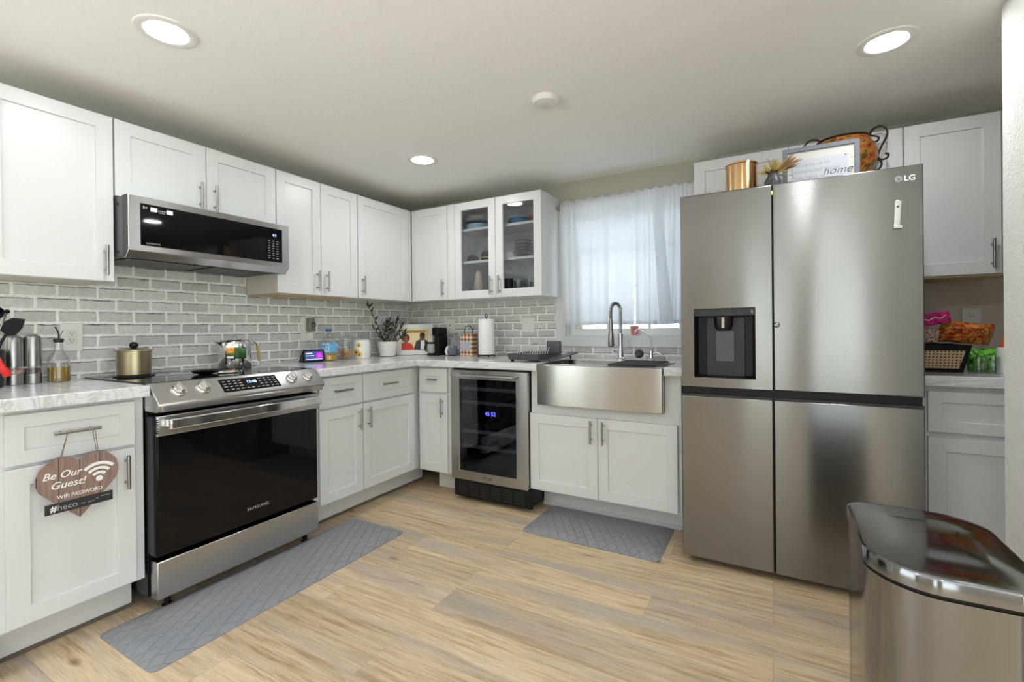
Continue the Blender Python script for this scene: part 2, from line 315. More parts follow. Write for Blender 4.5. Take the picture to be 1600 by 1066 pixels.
M['stem'] = mat('plant_stem', srgb(74, 78, 52), .5)
M['woodgrey'] = mat('grey_stained_wood', srgb(112, 116, 122), .6, var=.12, scale=30)

# ------------------------------------------------------------------ geometry helpers
class MB:
    def __init__(s): s.bm = bmesh.new()
    def face(s, vs, m=0):
        try:
            f = s.bm.faces.new(vs); f.material_index = m; return f
        except ValueError: return None
    def box(s, x0, x1, y0, y1, z0, z1, m=0):
        v = [s.bm.verts.new((x, y, z)) for z in (z0, z1) for y in (y0, y1) for x in (x0, x1)]
        for q in ((0, 2, 3, 1), (4, 5, 7, 6), (0, 1, 5, 4), (2, 6, 7, 3), (0, 4, 6, 2), (1, 3, 7, 5)): s.face([v[i] for i in q], m)
        return s
    def rings(s, rings, m=0, cap0=True, cap1=True, closed=True):
        R_ = [[s.bm.verts.new(p) for p in r] for r in rings]
        n = len(R_[0])
        for a, b in zip(R_[:-1], R_[1:]):
            for i in range(n if closed else n-1):
                j = (i+1) % n; s.face((a[i], a[j], b[j], b[i]), m)
        if cap0: s.face(list(reversed(R_[0])), m)
        if cap1: s.face(R_[-1], m)
        return s
    def lathe(s, prof, c=(0, 0, 0), seg=32, m=0, cap0=True, cap1=True, sx=1., sy=1.):
        rs = [[(c[0]+r*sx*math.cos(2*PI*i/seg), c[1]+r*sy*math.sin(2*PI*i/seg), c[2]+z) for i in range(seg)] for r, z in prof]
        return s.rings(rs, m, cap0, cap1)
    def tube(s, pts, r, seg=8, m=0):
        P = [Vector(p) for p in pts]; rs = []
        rad = r if isinstance(r, (list, tuple)) else [r]*len(P)
        t0 = (P[1]-P[0]).normalized(); a = Vector((0, 0, 1)) if abs(t0.z) < .9 else Vector((1, 0, 0))
        n = t0.cross(a).normalized()
        for i, p in enumerate(P):
            t = (P[min(i+1, len(P)-1)]-P[max(i-1, 0)]).normalized()
            n = (n-t*n.dot(t)).normalized(); b = t.cross(n)
            rs.append([p+n*rad[i]*math.cos(2*PI*k/seg)+b*rad[i]*math.sin(2*PI*k/seg) for k in range(seg)])
        return s.rings(rs, m)
    def prism(s, poly, plane, a, b, m=0):
        f = {'xz': lambda p, t: (p[0], t, p[1]), 'xy': lambda p, t: (p[0], p[1], t), 'yz': lambda p, t: (t, p[0], p[1])}[plane]
        return s.rings([[f(p, a) for p in poly], [f(p, b) for p in poly]], m)
    def sphere(s, c, r, seg=20, m=0, sz=1., sx=1., sy=1.):
        n = seg//2
        prof = [(max(1e-5, math.sin(PI*i/n))*r, -math.cos(PI*i/n)*r*sz) for i in range(n+1)]
        return s.lathe(prof, c, seg, m, True, True, sx, sy)
    def grid(s, f, nu, nv, m=0):
        V = [[s.bm.verts.new(f(i/nu, j/nv)) for j in range(nv+1)] for i in range(nu+1)]
        for i in range(nu):
            for j in range(nv): s.face((V[i][j], V[i+1][j], V[i+1][j+1], V[i][j+1]), m)
        return s
    def build(s, name, mats, parent=None, bevel=0., smooth=35, loc=None, rot=None, seg=2, solid=0.):
        bmesh.ops.recalc_face_normals(s.bm, faces=s.bm.faces[:])
        me = bpy.data.meshes.new(name); s.bm.to_mesh(me); s.bm.free()
        for m in (mats if isinstance(mats, (list, tuple)) else [mats]): me.materials.append(M[m] if isinstance(m, str) else m)
        for p in me.polygons: p.use_smooth = True
        me.set_sharp_from_angle(angle=R(smooth))
        o = bpy.data.objects.new(name, me); COL.objects.link(o)
        if parent: o.parent = parent
        if loc: o.location = loc
        if rot: o.rotation_euler = rot
        if solid:
            d = o.modifiers.new('thickness', 'SOLIDIFY'); d.thickness = solid; d.offset = 0
        if bevel:
            d = o.modifiers.new('bevel', 'BEVEL'); d.width = bevel; d.segments = seg; d.limit_method = 'ANGLE'; d.angle_limit = R(40); d.harden_normals = False
        return o
def thing(name, label, cat, loc=(0, 0, 0), rz=0., group=None):
    o = bpy.data.objects.new(name, None); COL.objects.link(o); o.empty_display_size = .05
    o.location = loc; o.rotation_euler = (0, 0, rz)
    return tag(o, label, cat, group)
def tag(o, label, cat, group=None, kind=None):
    if label: o['label'] = label
    if cat: o['category'] = cat
    if group: o['group'] = group
    if kind: o['kind'] = kind
    return o
def struct(o, label=None, cat=None):
    o['kind'] = 'structure'
    if label: o['label'] = label
    if cat: o['category'] = cat
    return o
def text(name, body, size, m, parent, loc, rot=(PI/2, 0, 0), align='CENTER', ext=.0006, shear=0., bold=0., sx=1.):
    cu = bpy.data.curves.new(name, 'FONT'); cu.body = body; cu.size = size; cu.align_x = align; cu.align_y = 'CENTER'; cu.extrude = ext; cu.shear = shear; cu.offset = bold; cu.resolution_u = 4
    tmp = bpy.data.objects.new(name, cu); COL.objects.link(tmp)
    bpy.context.view_layer.update()
    me = bpy.data.meshes.new_from_object(tmp.evaluated_get(bpy.context.evaluated_depsgraph_get()))
    bpy.data.objects.remove(tmp); bpy.data.curves.remove(cu)
    me.materials.clear(); me.materials.append(M[m]); me.name = name
    if sx != 1.:
        for v in me.vertices: v.co.x *= sx
    o = bpy.data.objects.new(name, me); COL.objects.link(o); o.parent = parent; o.location = loc; o.rotation_euler = rot
    return o
def rrect(x0, x1, y0, y1, r, n=6):
    out = []
    for cx, cy, a in ((x1-r, y0+r, -90), (x1-r, y1-r, 0), (x0+r, y1-r, 90), (x0+r, y0+r, 180)):
        for i in range(n+1):
            t = R(a+90*i/n); out.append((cx+r*math.cos(t), cy+r*math.sin(t)))
    return out
def spline(pts, n=8):
    P = [Vector(p) for p in pts]; out = []
    for i in range(len(P)-1):
        p0, p1, p2, p3 = P[max(i-1, 0)], P[i], P[i+1], P[min(i+2, len(P)-1)]
        for k in range(n):
            t = k/n; out.append(.5*((2*p1)+(p2-p0)*t+(2*p0-5*p1+4*p2-p3)*t*t+(3*p1-p0-3*p2+p3)*t**3))
    out.append(P[-1]); return out

# ------------------------------------------------------------------ room shell
CEIL = 2.21
struct(MB().box(-.1, 6.6, -6.6, .12, -.06, 0).build('floor', 'floor'), 'pale oak look vinyl plank floor', 'floor')
struct(MB().box(-.1, 6.6, -6.6, .12, CEIL, CEIL+.08).build('ceiling', 'ceil'), 'off white painted ceiling', 'ceiling')
struct(MB().box(-.1, 0, -3.7, 0, 0, CEIL).box(-.1, 0, -6.6, -6.1, 0, CEIL).box(-.1, 0, -6.1, -3.7, 0, .4).box(-.1, 0, -6.1, -3.7, 2.06, CEIL).build('wall_left', 'wall'), 'left wall behind the range', 'wall')  # opening behind the camera is added to brighten the textured wall
WX0, WX1, WZ0, WZ1 = 1.512, 2.39, 1.085, 1.975
struct(MB().box(-.1, WX0, 0, .12, 0, CEIL).box(WX1, 4.3, 0, .12, 0, CEIL).box(WX0, WX1, 0, .12, 0, WZ0).box(WX0, WX1, 0, .12, WZ1, CEIL).build('wall_back', 'wall'), 'olive grey back wall with the window', 'wall')
struct(MB().box(3.372, 4.2, -.004, 0, .94, 1.368).build('trim_1', 'niche'), 'taupe painted wall panel under the right cabinet', 'wall panel')
struct(MB().box(4.2, 4.28, -.95, 0, 0, CEIL).build('wall_right', 'niche'), 'taupe side wall of the right niche', 'wall')
struct(MB().box(3.514, 3.634, -2.3, -1.0, 0, CEIL).build('wall_front', 'texwall', bevel=.006), 'rough textured plaster wall end at right edge', 'wall')
struct(MB().box(3.634, 6.6, -1.07, -.95, 0, CEIL).build('wall_middle', 'texwall'))
struct(MB().box(6.5, 6.6, -6.6, -6.1, 0, CEIL).box(6.5, 6.6, -1.5, -1.07, 0, CEIL).box(6.5, 6.6, -6.1, -1.5, 0, .06).box(6.5, 6.6, -6.1, -1.5, 2.08, CEIL).build('wall_far', 'wall'))  # wide opening in this unseen wall is added for soft daylight
# unseen wall added outside the kitchen window to block sky behind the curtain
struct(MB().box(-1.5, 6.0, 2.2, 2.35, -.5, 4.2).build('wall_sky_block', mat('sky_block_grey', srgb(158, 162, 164), .8)), 'added pale wall blocking sky outside the kitchen window', 'wall')
# rear wall with tall windows of the room behind the camera
wr = MB(); xs = [-.1, .5, 1.5, 2.42, 2.86, 3.5, 4.0, 4.7, 6.2, 6.6]
for i in range(0, 9):
    if i % 2 == 0: wr.box(xs[i], xs[i+1], -6.6, -6.5, 0, CEIL)
    elif i in (1, 7): wr.box(xs[i], xs[i+1], -6.6, -6.5, 0, CEIL)
    else: wr.box(xs[i], xs[i+1], -6.6, -6.5, 0, .25).box(xs[i], xs[i+1], -6.6, -6.5, 2.06, CEIL)
struct(wr.build('wall_rear', 'taupe'))
# brick panels of the backsplash, thin boards glued to the walls
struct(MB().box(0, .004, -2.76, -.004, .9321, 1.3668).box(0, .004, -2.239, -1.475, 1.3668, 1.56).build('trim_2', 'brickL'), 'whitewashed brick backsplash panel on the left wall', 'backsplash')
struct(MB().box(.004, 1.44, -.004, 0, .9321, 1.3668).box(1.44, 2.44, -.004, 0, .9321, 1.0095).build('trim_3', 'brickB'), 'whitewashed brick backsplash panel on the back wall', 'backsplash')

# ------------------------------------------------------------------ window and curtains
def make_window():
    w = MB()   # casing boards on the wall face
    w.box(WX0, WX0+.004, 0, .05, WZ0+.004, WZ1).box(WX1-.004, WX1, 0, .05, WZ0+.004, WZ1).box(WX0, WX1, 0, .05, WZ0, WZ0+.004).box(1.44, WX0, -.022, 0, 1.01, 2.03).box(WX1, 2.44, -.022, 0, 1.01, 2.03).box(WX0, WX1, -.022, 0, 1.01, WZ0).box(WX0, WX1, -.022, 0, WZ1, 2.03)
    o = struct(w.build('window_1', 'cab', bevel=.002), 'white cased window above the sink', 'window')
    f = MB(); y0, y1 = .0505, .10
    a, b_, c, d = WX0+.0005, WX1-.0005, WZ0+.0005, WZ1-.0005
    f.box(a, a+.055, y0, y1, c, d).box(b_-.055, b_, y0, y1, c, d).box(a+.055, b_-.055, y0, y1, c, c+.05).box(a+.055, b_-.055, y0, y1, d-.05, d)
    mz = 1.70; f.box(a+.055, b_-.055, y0+.005, y1, mz-.02, mz+.02)
    f.box(a+.055, a+.095, y0+.01, y1, c+.05, mz-.02).box(b_-.095, b_-.055, y0+.01, y1, c+.05, mz-.02)
    for k in (1, 2):
        x = a+(b_-a)*k/3; f.box(x-.008, x+.008, .07, .09, c+.05, d-.05)
    f.box(a+.055, b_-.055, .07, .09, 1.43, 1.446)
    f.build('window_frame', 'white', o, bevel=.002)
    MB().box(a+.055, b_-.055, .078, .082, c+.05, d-.05).build('pane', 'pane', o)
    MB().box(1.93, 1.99, .03, .05, 1.87, 1.96).build('latch', 'steelh', o, bevel=.004)
    return o
make_window()
pk = thing('flower_pot', 'small pink pot on the window sill behind the faucet', 'pot', (2.005, .026, WZ0+.0045))
MB().lathe([(.020, 0), (.026, .05), (.028, .05), (.028, .062), (.024, .062), (.022, .05)], seg=24).build('pot', mat('pink_terracotta', srgb(226, 140, 130), .6), pk)
MB().lathe([(.0225, .048), (.0225, .052)], seg=20).build('soil', mat('soil', srgb(60, 46, 36), .9), pk)

def curtain_panel(name, label, x0t, x1t, x0b, x1b, yb, seed, folds, zt=2.045, zb=1.165, amp=.010):
    rnd = random.Random(seed); ph = [rnd.uniform(0, 6.28) for _ in range(5)]
    rodz = 2.012
    def f(u, v):
        z = zt+(zb-zt)*v
        x = (x0t+(x1t-x0t)*u)*(1-v)+(x0b+(x1b-x0b)*u)*v
        g = math.exp(-((z-rodz)/.05)**2)
        y = yb - amp*(.35+.65*v)*(math.sin(folds*2*PI*u+ph[0])+.5*math.sin(folds*4.3*PI*u+ph[1])+.3*math.sin(folds*9.1*PI*u+ph[2]))*(1-.7*g)
        y -= .0035*math.sin(95*u+ph[3])*math.exp(-((z-rodz)/.12)**2)
        if v < .001: z += .006*math.sin(40*u+ph[4])
        if v > .999: z += .004*math.sin(9*u+ph[2])
        return (x, y, z)
    t = thing(name, label, 'curtain', (0, 0, 0))
    MB().grid(f, 120, 36).build('drape', 'curtain', t, smooth=180)
    def h(u, v):
        p = f(u, .976+.022*v); return (p[0], p[1]-.0022, p[2])
    MB().grid(h, 120, 2).build('hem', 'curtain', t, smooth=180)
    return t
curtain_panel('sheer_curtain', 'wide white sheer curtain panel at the left of the kitchen window', 1.505, 2.055, 1.53, 2.035, -.082, 3, 2.2)
curtain_panel('sheer_curtain', 'narrower white sheer curtain panel beside the refrigerator', 2.05, 2.425, 2.05, 2.40, -.094, 9, 2.6, amp=.016)
fl = thing('sheer_curtain', 'loose fold of white sheer curtain hanging between the two panels', 'curtain')
def fold(u, v):
    x = 2.165+.055*u+.045*v+.03*u*v; return (x, -.142-.010*math.sin(PI*u)*(.4+v), 1.995-.83*v)
MB().grid(fold, 14, 30).build('drape', 'curtain', fl, smooth=180)
rd = thing('curtain_rod', 'thin metal curtain rod across the top of the window', 'curtain rod', (0, -.066, 2.012))
MB().tube([(1.475, 0, 0), (2.432, 0, 0)], .0055, 12).build('rod', 'steelh', rd)
MB().sphere((1.475, 0, 0), .012, 16).build('finial', 'steelh', rd)
MB().box(1.478, 1.492, .0, .044, -.012, .012).build('bracket', 'steelh', rd, bevel=.002)

# ------------------------------------------------------------------ ceiling lights and smoke detector
for i, (x, y, lab) in enumerate(((.97, -2.33, 'lit round recessed ceiling light above the range'), (3.217, -.955, 'lit round recessed ceiling light above the refrigerator'), (.925, -.895, 'lit round recessed ceiling light near the corner cabinets'),
                               (3.0, -2.3, 'lit unseen recessed ceiling light between trash can and camera'), (1.2, -4.6, 'added lit recessed ceiling light in the unseen room behind'), (3.4, -4.6, 'added lit recessed ceiling light in the middle of the unseen room'), (5.2, -4.0, 'added lit recessed ceiling light in the unseen far right'))):  # lamps on this line are out of view, put in to light the room
    t = thing('recessed_light', lab, 'ceiling light', (x, y, CEIL), 0, 'recessed ceiling lights')
    MB().lathe([(.066, 0), (.066, -.004), (.085, -.007), (.094, -.004), (.096, 0)], seg=40, cap0=False, cap1=False).build('trim_ring', 'white', t)
    MB().lathe([(.066, -.003), (.05, -.0045), (.001, -.005)], seg=40, cap0=False).build('diffuser', 'lamp', t)
sd = thing('smoke_detector', 'small round white smoke detector on the ceiling', 'smoke detector', (1.925, -1.21, CEIL))
MB().lathe([(.062, 0), (.062, -.012), (.056, -.024), (.03, -.029), (.001, -.03)], seg=36, cap0=True).build('cover', 'white', sd)
MB().lathe([(.02, -.029), (.02, -.031), (.001, -.031)], seg=20).build('button', 'ivory', sd)

# ------------------------------------------------------------------ cabinets (local frame: x along the front, front towards -y, z up)
def door_ring(mb, x0, x1, z0, z1, yb=0., t=.02, st=.057, rec=.009, hole=False, m=0):
    def rc(a, y): return [(x0+a, y, z0+a), (x1-a, y, z0+a), (x1-a, y, z1-a), (x0+a, y, z1-a)]
    e = .0015
    rs = [rc(0, yb), rc(0, yb-t+e), rc(e, yb-t), rc(st, yb-t), rc(st+.002, yb-t+.0015), rc(st+.003, (yb-t+rec) if not hole else yb)]
    if hole:
        rs.append(rc(0, yb)); mb.rings(rs, m, False, False)
    else: mb.rings(rs, m, True, True)
    return mb
def pull(parent, x, y, z, length=.13, vertical=True, label=None):
    h = MB(); o = .030
    a = length/2
    if vertical:
        h.tube([(0, -o, -a), (0, -o, a)], .006, 12); k = [(0, .64*a*s) for s in (-1, 1)]
        for dx, dz in k: h.tube([(0, .0, dz), (0, -o, dz)], .0045, 10)
    else:
        h.tube([(-a, -o, 0), (a, -o, 0)], .006, 12)
        for s in (-1, 1): h.tube([(.64*a*s, 0, 0), (.64*a*s, -o, 0)], .0045, 10)
    return h.build('handle', 'steelh', parent, loc=(x, y, z))
def add_door(par, x0, x1, z0, z1, hs=None, hz=None, st=.057, yb=0., glass=False, name='door'):
    """hs: -1 handle at left stile, 1 at right stile"""
    o = door_ring(MB(), x0, x1, z0, z1, yb, st=st, hole=glass).build(name, 'cab', par, smooth=25)
    if glass: MB().box(x0+st-.004, x1-st+.004, yb-.010, yb-.006, z0+st-.004, z1-st+.004).build('glass_pane', 'cabglass', o)
    if hs is not None: pull(o, (x0+.034 if hs < 0 else x1-.034), yb-.02, hz)
    return o
def add_drawer(par, x0, x1, z0, z1, hl=.13, st=.045):
    o = door_ring(MB(), x0, x1, z0, z1, 0., st=st).build('drawer', 'cab', par, smooth=25)
    pull(o, (x0+x1)/2, -.011, (z0+z1)/2+.005, hl, False); return o
TOP, UB = 2.0915, 1.3685
XL = .29     # upper body depth
G = .0018
# --- left wall uppers: origin at (XL, y0), rotated +90 so local x runs to the back wall
def upperL(label, y0, y1, z0, z1, doors):
    c = thing('wall_cabinet', label, 'cabinet', (XL, y0, 0), PI/2)
    w = y1-y0
    b = MB().box(0, w, 0, XL-.006, z0, z1)
    b.build('body', 'cabin', c, bevel=.001)
    for (a, d, hs, hz) in doors: add_door(c, a-y0+G, d-y0-G, z0+.001, z1-.001, hs, hz)
    return c
upperL('white wall cabinet at the left end above the salt mills', -2.645, -2.243, UB, TOP, [(-2.645, -2.243, 1, UB+.09)])
upperL('short white double door wall cabinet above the microwave', -2.240, -1.474, 1.75, TOP, [(-2.240, -1.857, 1, 1.832), (-1.857, -1.474, -1, 1.832)])
c = upperL('tall white double door wall cabinet right of the microwave', -1.472, -.863, UB, TOP, [(-1.472, -1.1655, 1, UB+.09), (-1.1655, -.863, -1, UB+.09)])
MB().box(.005, .604, .004, .28, UB-.006, UB-.0005).build('bottom_edge', 'raw', c)
c = upperL('white corner wall cabinet on the left wall', -.861, -.006, UB, TOP, [(-.861, -.340, -1, UB+.09)])
MB().box(.524, .548, -.018, 0, UB+.001, TOP-.001).build('filler_strip', 'cab', c)
# --- back wall uppers
def upperB(label, x0, x1, z0, z1, doors, hollow=False):
    c = thing('wall_cabinet', label, 'cabinet', (x0, -XL, 0))
    w = x1-x0
    if not hollow: MB().box(0, w, 0, XL-.006, z0, z1).build('body', 'cabin', c, bevel=.001)
    for (a, d, hs, hz) in doors: add_door(c, a-x0+G, d-x0-G, z0+.001, z1-.001, hs, hz, glass=hollow)
    return c
c = upperB('narrow white wall cabinet between the corner and the glass cabinet', .314, .667, UB, TOP, [(.340, .667, 1, UB+.09)])
MB().box(.0005, .0245, -.018, 0, UB+.001, TOP-.001).build('filler_strip', 'cab', c)
gc = upperB('white wall cabinet with two glass doors showing dishes', .6685, 1.466, UB, TOP, [(.735, 1.0985, 1, UB+.09), (1.0985, 1.466, -1, UB+.09)], True)
W = 1.466-.6685
MB().box(0, .066, -.019, XL-.006, UB, TOP).box(W-.018, W, 0, XL-.006, UB, TOP).box(.066, W-.018, 0, XL-.006, UB, UB+.018).box(.066, W-.018, 0, XL-.006, TOP-.018, TOP).box(.066, W-.018, XL-.012, XL-.006, UB+.018, TOP-.018).box(.42, .44, -.0, .02, UB+.018, TOP-.018).build('body', 'cab', gc, bevel=.001)
for z in (1.637, 1.882): MB().box(.0675, W-.0195, .022, XL-.014, z, z+.018).build('shelf', 'cab', gc, bevel=.001)
upperB('white double door wall cabinet above the refrigerator', 2.443, 3.386, 1.82, TOP, [(2.443, 2.915, None, 0), (2.915, 3.386, None, 0)])
c = upperB('tall white wall cabinet right of the refrigerator', 3.388, 3.738, UB, TOP, [(3.388, 3.728, 1, UB+.09)])
MB().box(.341, .350, -.02, 0, UB, TOP).build('filler_strip', 'cab', c)
MB().box(.004, .345, -.012, .27, UB-.008, UB-.0005).build('bottom_edge', 'raw', c)

# --- base cabinets
FX = .596; BZ0, BZ1 = .145, .8865
def toe(par, x0, x1, y):
    MB().box(x0, x1, y, y+.015, .012, BZ0).build('toe_kick', 'kick', par)
    MB().box(x0, x1, y-.008, y, 0, .014).build('base_strip', 'dark_kick', par)
c = thing('base_cabinet', 'white base cabinet at left with the heart sign', 'cabinet', (FX, -2.70, 0), PI/2)
MB().box(0, .438, 0, FX-.01, BZ0, BZ1).build('body', 'cab', c, bevel=.001)
add_drawer(c, .043, .403, .700, .872); add_door(c, .043, .403, .155, .688, 1, .60)
toe(c, 0, .436, .114)
MB().box(-.05, -.002, -.004, FX-.01, 0, BZ1).box(-.05, .012, -.03, -.004, 0, .085).build('end_panel', 'cab', c, bevel=.002)
c = thing('base_cabinet', 'white double door base cabinet right of the range', 'cabinet', (FX, -1.462, 0), PI/2)
MB().box(0, 1.452, 0, FX-.01, BZ0, BZ1).build('body', 'cab', c, bevel=.001)
add_drawer(c, .030, .345, .700, .872); add_drawer(c, .352, .797, .700, .872)
add_door(c, .030, .345, .155, .688, 1, .60); add_door(c, .352, .822, .155, .688, -1, .60)
toe(c, 0, 1.06, .116)
c = thing('base_cabinet', 'narrow white base cabinet beside the wine cooler', 'cabinet', (.620, -FX, 0))
MB().box(0, .296, 0, FX-.01, BZ0, BZ1).build('body', 'cab', c, bevel=.001)
add_drawer(c, .022, .263, .708, .872, .075, .05); add_door(c, .022, .263, .155, .690, 1, .605, .055)
MB().box(.08, .29, .12, .15, 0, BZ0).build('toe_kick', 'kick', c)
c = thing('base_cabinet', 'white double door sink base cabinet', 'cabinet', (1.555, -FX, 0))
w = 2.412-1.555
MB().box(-.031, w, 0, FX-.01, BZ0, .66).box(-.031, .036, 0, .02, .66, BZ1).box(.772, w, 0, FX-.01, .66, BZ1).box(.036, .772, 0, .02, .66, .683).box(-.031, .0, .02, FX-.01, .66, BZ1).build('body', 'cab', c, bevel=.001)
add_door(c, -.034, .399, .155, .622, 1, .545); add_door(c, .402, .838, .155, .622, -1, .545)
MB().box(-.03, w, .166, .18, 0, BZ0).build('toe_kick', 'kick', c)
MB().box(-.03, w, .154, .165, 0, .022).build('shoe_moulding', 'cab', c, bevel=.003)
c = thing('base_cabinet', 'white base cabinet in the right niche', 'cabinet', (3.375, -FX, 0))
MB().box(0, .815, 0, FX-.01, BZ0, BZ1).build('body', 'cab', c, bevel=.001)
add_drawer(c, .028, .790, .694, .865); add_door(c, .028, .407, .09+.06, .674, 1, .60); add_door(c, .411, .790, .09+.06, .674, -1, .60)
toe(c, 0, .81, .11)

# --- counters
CT, CB = .932, .887
def edge(o): return o
tag(MB().box(.005, .66, -2.755, -2.262, CB, CT).build('worktop', 'marble', bevel=.004), 'short marble look worktop left of the range', 'countertop')
mb = MB(); mb.prism([(.005, -1.466), (.66, -1.466), (.66, -.66), (1.588, -.66), (1.588, -.232), (2.332, -.232), (2.332, -.655), (2.432, -.655), (2.432, -.005), (.005, -.005)], 'xy', CB, CT)
tag(mb.build('worktop', 'marble', bevel=.004), 'long marble look corner worktop running to the sink', 'countertop')
tag(MB().box(3.378, 4.195, -.64, -.005, CB, CT).build('worktop', 'marble', bevel=.004), 'short marble look worktop right of the refrigerator', 'countertop')

# ------------------------------------------------------------------ range (local frame like the cabinets, x 0..0.772)
rg = thing('range_cooker', 'stainless slide in electric range with black glass oven door', 'stove', (0, -2.254, 0), PI/2)
RW = .776
# local y = -world x
MB().box(0, RW, -.60, -.03, .06, .918).build('body', 'black', rg, bevel=.003)
MB().box(-.004, RW+.004, -.615, -.02, .919, .938).build('cooktop', 'cooktop', rg, bevel=.003)
rings_ = MB()
for cx, cy, r in ((.18, -.42, .10), (.58, -.44, .115), (.20, -.17, .075), (.57, -.19, .075), (.385, -.2, .06)):
    rings_.lathe([(r-.0015, 0), (r-.0015, .0004), (r, .0004), (r, 0)], (cx, cy, .9381), 48, 0, False, False)
rings_.build('burner_mark', 'darkgrey', rg)
prof = [(-.58, .935), (-.632, .936), (-.712, .862), (-.715, .850), (-.694, .822), (-.60, .822), (-.58, .86)]
cp = MB().prism(prof, 'yz', -.004, RW+.004).build('control_panel', 'steel2', rg, bevel=.003)
# panel face frame: from (-.632,.936) to (-.712,.862)
d = Vector((0, -.08, -.074)).normalized(); nrm = Vector((0, -.074, .08)).normalized()
def onp(x, s, h=0.): p = Vector((x, -.632, .936))+d*s+nrm*h; return p
fm = Matrix((Vector((1, 0, 0)), -d, nrm)).transposed().to_4x4()
for x in (.088, .183, .609, .703):
    kn = MB(); kn.lathe([(.029, 0), (.029, .006), (.024, .009), (.023, .02), (.021, .023), (.001, .023)], seg=32)
    kn.box(-.006, .006, -.023, .023, .019, .034)
    k = kn.build('knob', 'chrome', rg, bevel=.0015); k.matrix_local = Matrix.Translation(onp(x, .056, .0005)) @ fm
ds = MB().box(-.137, .137, -.039, .039, .0, .0015).build('display_panel', 'blackglass', rg); ds.matrix_local = Matrix.Translation(onp(.397, .056, .0)) @ fm
tx = text('display_digits', '12:48', .022, 'icelight', ds, (0.005, .010, .002), (0, 0, 0))
tk = MB(); rr = random.Random(4)
for r_, yy in enumerate((.024, .008, -.008, -.026)):
    for k in range(11):
        if abs(-.12+k*.024) < .035 and yy > -.01: continue
        x = -.12+k*.024; tk.box(x-.008*rr.uniform(.6, 1), x+.008*rr.uniform(.6, 1), yy-.0022, yy+.0022, .0016, .0021)
tk.build('key_legends', 'text_g', ds)
# oven door
MB().box(.006, RW-.006, -.66, -.602, .232, .806).build('oven_door', 'black', rg, bevel=.003)
od = MB().box(.012, RW-.012, -.6645, -.6602, .240, .722).build('door_glass', 'blackglass', rg, bevel=.002)
MB().box(.006, RW-.006, -.676, -.6602, .722, .806).build('door_trim', 'steel2', rg, bevel=.004)
vt = MB()
for k in range(7): vt.box(-.001, .012, -.6775, -.66, .735+k*.009, .739+k*.009)
vt.build('vent_slots', 'black', rg)
hb = MB(); hb.box(.03, RW-.03, -.733, -.712, .752, .796); hb.box(.035, .07, -.712, -.676, .758, .790).box(RW-.07, RW-.035, -.712, -.676, .758, .790)
hb.build('door_handle', 'chrome', rg, bevel=.006, seg=3)
text('brand_lettering', 'SAMSUNG', .019, 'text_g', rg, (.43, -.6650, .30), sx=1.25)
MB().box(.006, RW-.006, -.664, -.61, .058, .212).build('storage_drawer', 'steel2', rg, bevel=.004)
for x in (.06, RW-.06): MB().lathe([(.02, 0), (.02, .012), (.012, .014), (.012, .062)], (x, -.62, 0), 16).build('foot', 'black', rg)
for x in (.06, RW-.06): MB().lathe([(.02, 0), (.02, .012), (.012, .014), (.012, .062)], (x, -.08, 0), 16).build('foot', 'black', rg)
# silver appliance side strip left of door
MB().box(.0, .005, -.655, -.60, .24, .80).build('side_strip', 'charcoal', rg)

# ------------------------------------------------------------------ microwave
mw = thing('microwave_oven', 'stainless low profile microwave mounted over the range', 'microwave', (0, -2.2375, 0), PI/2)
MWW = .763
MB().box(0, MWW, -.375, -.008, 1.478, 1.742).build('case', 'darkgrey', mw, bevel=.003)
prof = [(-.376, 1.742), (-.425, 1.742), (-.425, 1.503), (-.395, 1.470), (-.376, 1.470)]
MB().prism(prof, 'yz', 0, MWW).build('front_frame', 'steel2', mw, bevel=.002)
MB().prism([(-.376, 1.7425), (-.422, 1.7425), (-.422, 1.504), (-.394, 1.472), (-.376, 1.472)], 'yz', -.001, .0005).build('side_trim', 'charcoal', mw)
gl = MB().box(.045, MWW-.045, -.4285, -.4255, 1.528, 1.712).build('door_glass', 'blackglass', mw, bevel=.001)
ky = MB(); rr = random.Random(2)
for r_ in range(8):
    for k in range(3): ky.box(.640+k*.024-.006, .640+k*.024+.006, -.4291, -.4286, 1.545+r_*.0135, 1.5485+r_*.0135)
ky.build('keypad', 'text_g', mw)
text('display_digits', '4:1', .02, 'icelight', mw, (.672, -.4289, 1.674))
st = MB(); st.box(.082, .108, -.4291, -.4286, 1.682, 1.700).box(.145, .170, -.4291, -.4286, 1.682, 1.700).build('sticker', 'text_w', mw)
st = MB(); st.box(.110, .143, -.4291, -.4286, 1.688, 1.692).box(.112, .14, -.4291, -.4286, 1.680, 1.683).build('sticker_text', 'text_g', mw)
text('sticker_mark', '5+', .017, 'text_w', mw, (.062, -.4289, 1.694))
text('brand_lettering', 'SAMSUNG', .010, 'text_g', mw, (.092, -.4289, 1.538), sx=1.2)
bt_ = MB(); bt_.box(.03, .36, -.35, -.06, 1.4735, 1.4775).box(.40, .73, -.35, -.06, 1.4735, 1.4775).build('grease_filter', 'black', mw)
MB().box(0.01, .75, -.37, -.352, 1.472, 1.4778).build('vent_lip', 'steel2', mw)
for z in (1.50, 1.71): MB().lathe([(.006, 0), (.006, .003), (.001, .003)], (0, 0, 0), 12).build('screw', 'black', mw, loc=(0, -.33, z), rot=(0, -PI/2, 0))

